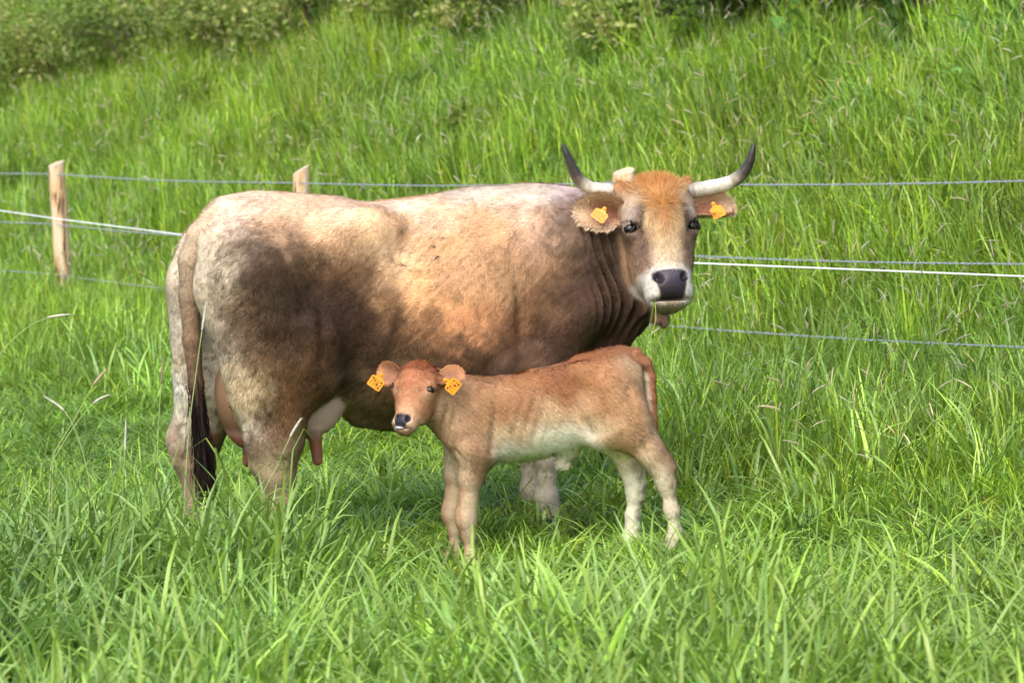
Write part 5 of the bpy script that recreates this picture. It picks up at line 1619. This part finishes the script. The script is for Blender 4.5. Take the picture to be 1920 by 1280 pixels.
def single_stalk(path, Y, head_len, head_r, col, label):
    c = catmull([at_depth(px, py, Y) for px, py in path], 8)
    bx, by = c[0][0], c[0][1]
    g = float(ground_z(bx, by))
    if c[0][2] > g:                                    # carry the stem on down to the soil
        c = np.concatenate([catmull([(bx - .03, by, g - .01), (bx - .012, by, (g + c[0][2]) / 2), tuple(c[0])], 5)[:-1], c])
    b0 = c[0].copy()
    root = empty("grass_stalk", tuple(b0))
    tag(root, label, "grass stalk", "single flowering grass stalks standing above the sward")
    seg = np.cumsum(np.r_[0, np.linalg.norm(np.diff(c, axis=0), axis=1)]); tot = seg[-1]
    at = lambda s: np.stack([np.interp(s, seg, c[:, k]) for k in range(3)], -1)
    s1 = at(np.linspace(0, tot - head_len, 30)) - b0
    V, F, _ = tube(s1, np.linspace(.0030, .0019, 30), 6)
    me = mesh_np("stem", V, F, 4); vcol(me, "tint", np.tile(np.array([.34, .42, .16]), (len(V), 1)))
    obj("stem", me, MAT_STALK, root)
    s2 = at(np.linspace(tot - head_len, tot, 12)) - b0
    V, F, _ = tube(s2, head_r * np.array([.4, .8, 1, 1, 1.02, 1, .98, .95, .9, .75, .5, .15]), 8)
    V = V + rng.normal(0, head_r * .12, V.shape)
    me = mesh_np("seed_head", V, F, 4); vcol(me, "tint", np.array(col) * (.75 + .5 * rng.random((len(V), 1))))
    hd = obj("seed_head", me, MAT_STALK, root)
    k = 160
    u = rng.random(k); p = np.stack([np.interp(u, np.linspace(0, 1, 12), s2[:, q]) for q in range(3)], -1)
    ax = unit(s2[-1] - s2[0])
    nn = unit(np.cross(ax, rng.normal(0, 1, (k, 3))))
    hm = hair_mesh("bristle", p + nn * head_r * .8, nn, np.tile(ax, (k, 1)), np.full(k, .008), np.full(k, .0006), np.tile(np.array(col), (k, 1)), .45)
    tag(obj("bristle", hm, MAT_HAIR, hd), kind="stuff")

PALE, TAN, BROWN = (.58, .56, .44), (.46, .36, .20), (.30, .22, .14)
single_stalk([(-70, 770), (-30, 705), (0, 663), (45, 618), (88, 596), (131, 589)], 10.4, .085, .0046, PALE, "long pale drooping grass head at the left edge, highest of the stalks")
single_stalk([(100, 850), (140, 785), (175, 722), (201, 691)], 10.5, .080, .0052, TAN, "tan flowering grass head leaning right, left of the cow's hind legs")
single_stalk([(95, 870), (135, 805), (175, 756), (205, 739)], 10.4, .068, .0044, PALE, "pale curved grass head just below the tan one left of the cow")
single_stalk([(168, 900), (150, 830), (124, 774), (83, 742)], 10.5, .095, .0042, PALE, "pale grass head drooping to the left beside the left edge")
single_stalk([(348, 890), (356, 790), (369, 690), (378, 625), (387, 565)], 10.6, .11, .0042, PALE, "tall upright pale grass head in front of the cow's hind leg")
single_stalk([(492, 925), (522, 868), (546, 815), (565, 784)], 10.5, .080, .0046, PALE, "pale grass head leaning right in front of the cow's near hock")
single_stalk([(230, 910), (234, 850), (236, 786)], 10.6, .12, .0040, PALE, "straight pale grass head standing between the left stalks and the cow")
single_stalk([(297, 800), (301, 735), (307, 668)], 11.2, .11, .0040, BROWN, "brownish grass head close to the cow's far hind leg")

# ------------------------------------------------------------------ shrubs along the top of the bank
MAT_LEAF = leaf_mat("shrub_leaf", rough=.5, trans=.38, spec=.35, inst=False)
MAT_BARK = simple_mat("shrub_bark", (86, 70, 56), rough=.9, noise=.3, nscale=30, bump=.4)

def shrub(x, y, rx, rz, nleaf, seed, cols, label, leaf=(.035, .075), gap=.5, lift=0.0):
    r = np.random.default_rng(seed)
    g = float(ground_z(x, y)) + lift
    root = empty("shrub", (x, y, g))
    tag(root, label, "shrub", "shrubs along the top of the bank")
    # arching stems
    Vs, Fs, nv, tips = [], [], 0, []
    for k in range(16):
        a = r.uniform(0, 2 * math.pi); q = rx * math.sqrt(r.random())
        end = np.array([q * math.cos(a), q * math.sin(a), rz * r.uniform(.5, 1.0) * math.sqrt(max(.05, 1 - (q / rx) ** 2 * .8))])
        b0 = np.array([.25 * end[0], .25 * end[1], -.05])
        mid = (b0 + end) / 2 + np.array([0, 0, .18 * rz])
        c = catmull([b0, mid, end], 6)
        V, F, _ = tube(c, np.linspace(.014, .004, len(c)), 5)
        Vs.append(V); Fs.append(F + nv); nv += len(V); tips.append(c)
    tag(obj("stem", mesh_np("stem", np.concatenate(Vs), np.concatenate(Fs), 4), MAT_BARK, root), kind="stuff")
    # leaves in clumps round the stem ends and through the crown
    nc = 60
    C = np.stack([c[int(len(c) * r.uniform(.45, .99))] for c in [tips[i % len(tips)] for i in range(nc)]]) + r.normal(0, 1, (nc, 3)) * np.array([rx, rx, rz]) * .17
    ci = r.integers(0, nc, nleaf)
    P = C[ci] + r.normal(0, 1, (nleaf, 3)) * np.array([rx, rx, rz]) * .105
    P[:, 2] = np.maximum(P[:, 2], .03)
    N = unit(r.normal(0, 1, (nleaf, 3)) + np.array([0, -.35, .9]))
    T = unit(np.cross(N, r.normal(0, 1, (nleaf, 3)))); B = np.cross(N, T)
    L = r.uniform(*leaf, nleaf)[:, None]; W = L * r.uniform(.5, .72, (nleaf, 1))
    V = np.stack([P - T * L * .5, P - T * L * .1 + B * W * .5 + N * W * .12, P + T * L * .28 + B * W * .36 + N * W * .08, P + T * L * .55 - N * L * .08,
                  P + T * L * .28 - B * W * .36 + N * W * .08, P - T * L * .1 - B * W * .5 + N * W * .12], 1).reshape(-1, 3)
    i = np.arange(nleaf) * 6
    F = np.concatenate([np.stack([i, i + 3, i + 2, i + 1], -1), np.stack([i, i + 5, i + 4, i + 3], -1)])
    me = mesh_np("foliage", V, F, 4)
    tone = (np.array(cols)[r.integers(0, len(cols), nc)])[ci] * np.exp(r.normal(0, .25, (nleaf, 1)))
    vcol(me, "tint", np.repeat(tone, 6, 0))
    tag(obj("foliage", me, MAT_LEAF, root), kind="stuff")

OLIVE = [(.22, .29, .06), (.17, .25, .045), (.29, .33, .08), (.11, .17, .035), (.34, .35, .11)]
DEEP = [(.050, .085, .020), (.070, .110, .025), (.040, .070, .018)]
def on_bank(px, s):
    """ground point in the viewing direction of column px, s metres uphill of the fence"""
    k = (px - 960) / 5333.3
    Y = (s + FP @ FN) / (k * FN[0] + FN[1])
    return k * Y, Y
SHRUBS = [(-70, 3.85, 1.4, 1.3, 4600, OLIVE, "olive green shrub cut by the left edge of the picture"),
          (110, 4.35, 1.2, 1.2, 4600, OLIVE, "broad olive shrub in the top left corner"),
          (290, 4.8, 1.1, 1.1, 4200, OLIVE, "olive shrub at the top, second from the left corner"),
          (450, 4.9, 1.0, 1.0, 3600, OLIVE, "olive shrub at the top, above the cow's rump"),
          (610, 5.0, .9, 1.0, 3200, OLIVE, "green shrub at the top, left of the middle of the picture"),
          (790, 5.0, .9, .9, 3000, OLIVE, "small olive shrub at the top, above the middle of the cow's back"),
          (990, 5.1, .8, .8, 2800, OLIVE, "small olive shrub at the top, left of the cow's horns"),
          (1200, 4.45, .6, .62, 2600, OLIVE, "low olive shrub on the bank straight above the cow's head"),
          (880, 3.1, .24, .42, 700, OLIVE, "tiny brownish bush alone in the grass above the cow's back"),
          (1420, 4.75, .8, .9, 3200, DEEP, "dark shrub at the top, left of the large bright leaves"),
          (1600, 4.85, .9, .9, 3200, DEEP, "dark shrub in the top right, behind the tall grass"),
          (1780, 4.95, .9, 1.0, 3200, DEEP, "dark shrub nearest the top right corner")]
for j, (px, s, rx, rz, nl, cols, label) in enumerate(SHRUBS):
    x, y = on_bank(px, s)
    shrub(x, y, rx, rz, nl, 30 + j, cols, label, leaf=(.03, .06) if rx < .5 else (.04, .085))

# broad leaved plant growing out of the shrubs, top right
def broad_plant():
    x, y = on_bank(1478, 4.0)
    g = float(ground_z(x, y))
    root = empty("broadleaf_plant", (x, y, g))
    tag(root, "bright green plant with large heart shaped leaves at the top right", "plant")
    r = np.random.default_rng(5)
    V, F, _ = tube(catmull([(0, 0, -.05), (.02, 0, .3), (-.02, -.02, .62), (.03, -.03, .95)], 5), np.linspace(.009, .003, 16), 6)
    obj("stem", mesh_np("stem", V, F, 4), MAT_BARK, root)
    me0 = None
    for k in range(16):
        L = .105
        if me0 is None:
            n, m = 9, 7
            t = np.linspace(0, 1, n)[:, None]; u = np.linspace(-1, 1, m)[None, :]
            w = np.interp(t[:, 0], [0, .08, .25, .5, .8, 1], [.25, .75, 1, .8, .35, .02])[:, None]
            P = np.stack([(t - .12 * (1 - t) * np.abs(u)) * L + 0 * u, w * u * L * .46, .05 * L * np.abs(u) * w * 3 - .25 * L * t ** 2 + 0 * u], -1).reshape(-1, 3)
            i = np.arange((n - 1) * (m - 1)); a = (i // (m - 1)) * m + i % (m - 1)
            me0 = mesh_np("leaf", P, np.stack([a, a + m, a + m + 1, a + 1], -1), 4)
            vcol(me0, "tint", np.tile(np.array([.12, .27, .045]), (len(P), 1)))
            me0.materials.append(MAT_LEAF)
        o = bpy.data.objects.new("leaf", me0)
        h = r.uniform(.18, .98)
        o.location = (r.normal(0, .09), r.normal(-.05, .06), h)
        o.rotation_euler = (r.normal(0, .3), r.uniform(-.2, .9), r.uniform(-3.1, .2))
        s = r.uniform(.75, 1.25); o.scale = (s, s, s)
        link(o, root)
broad_plant()
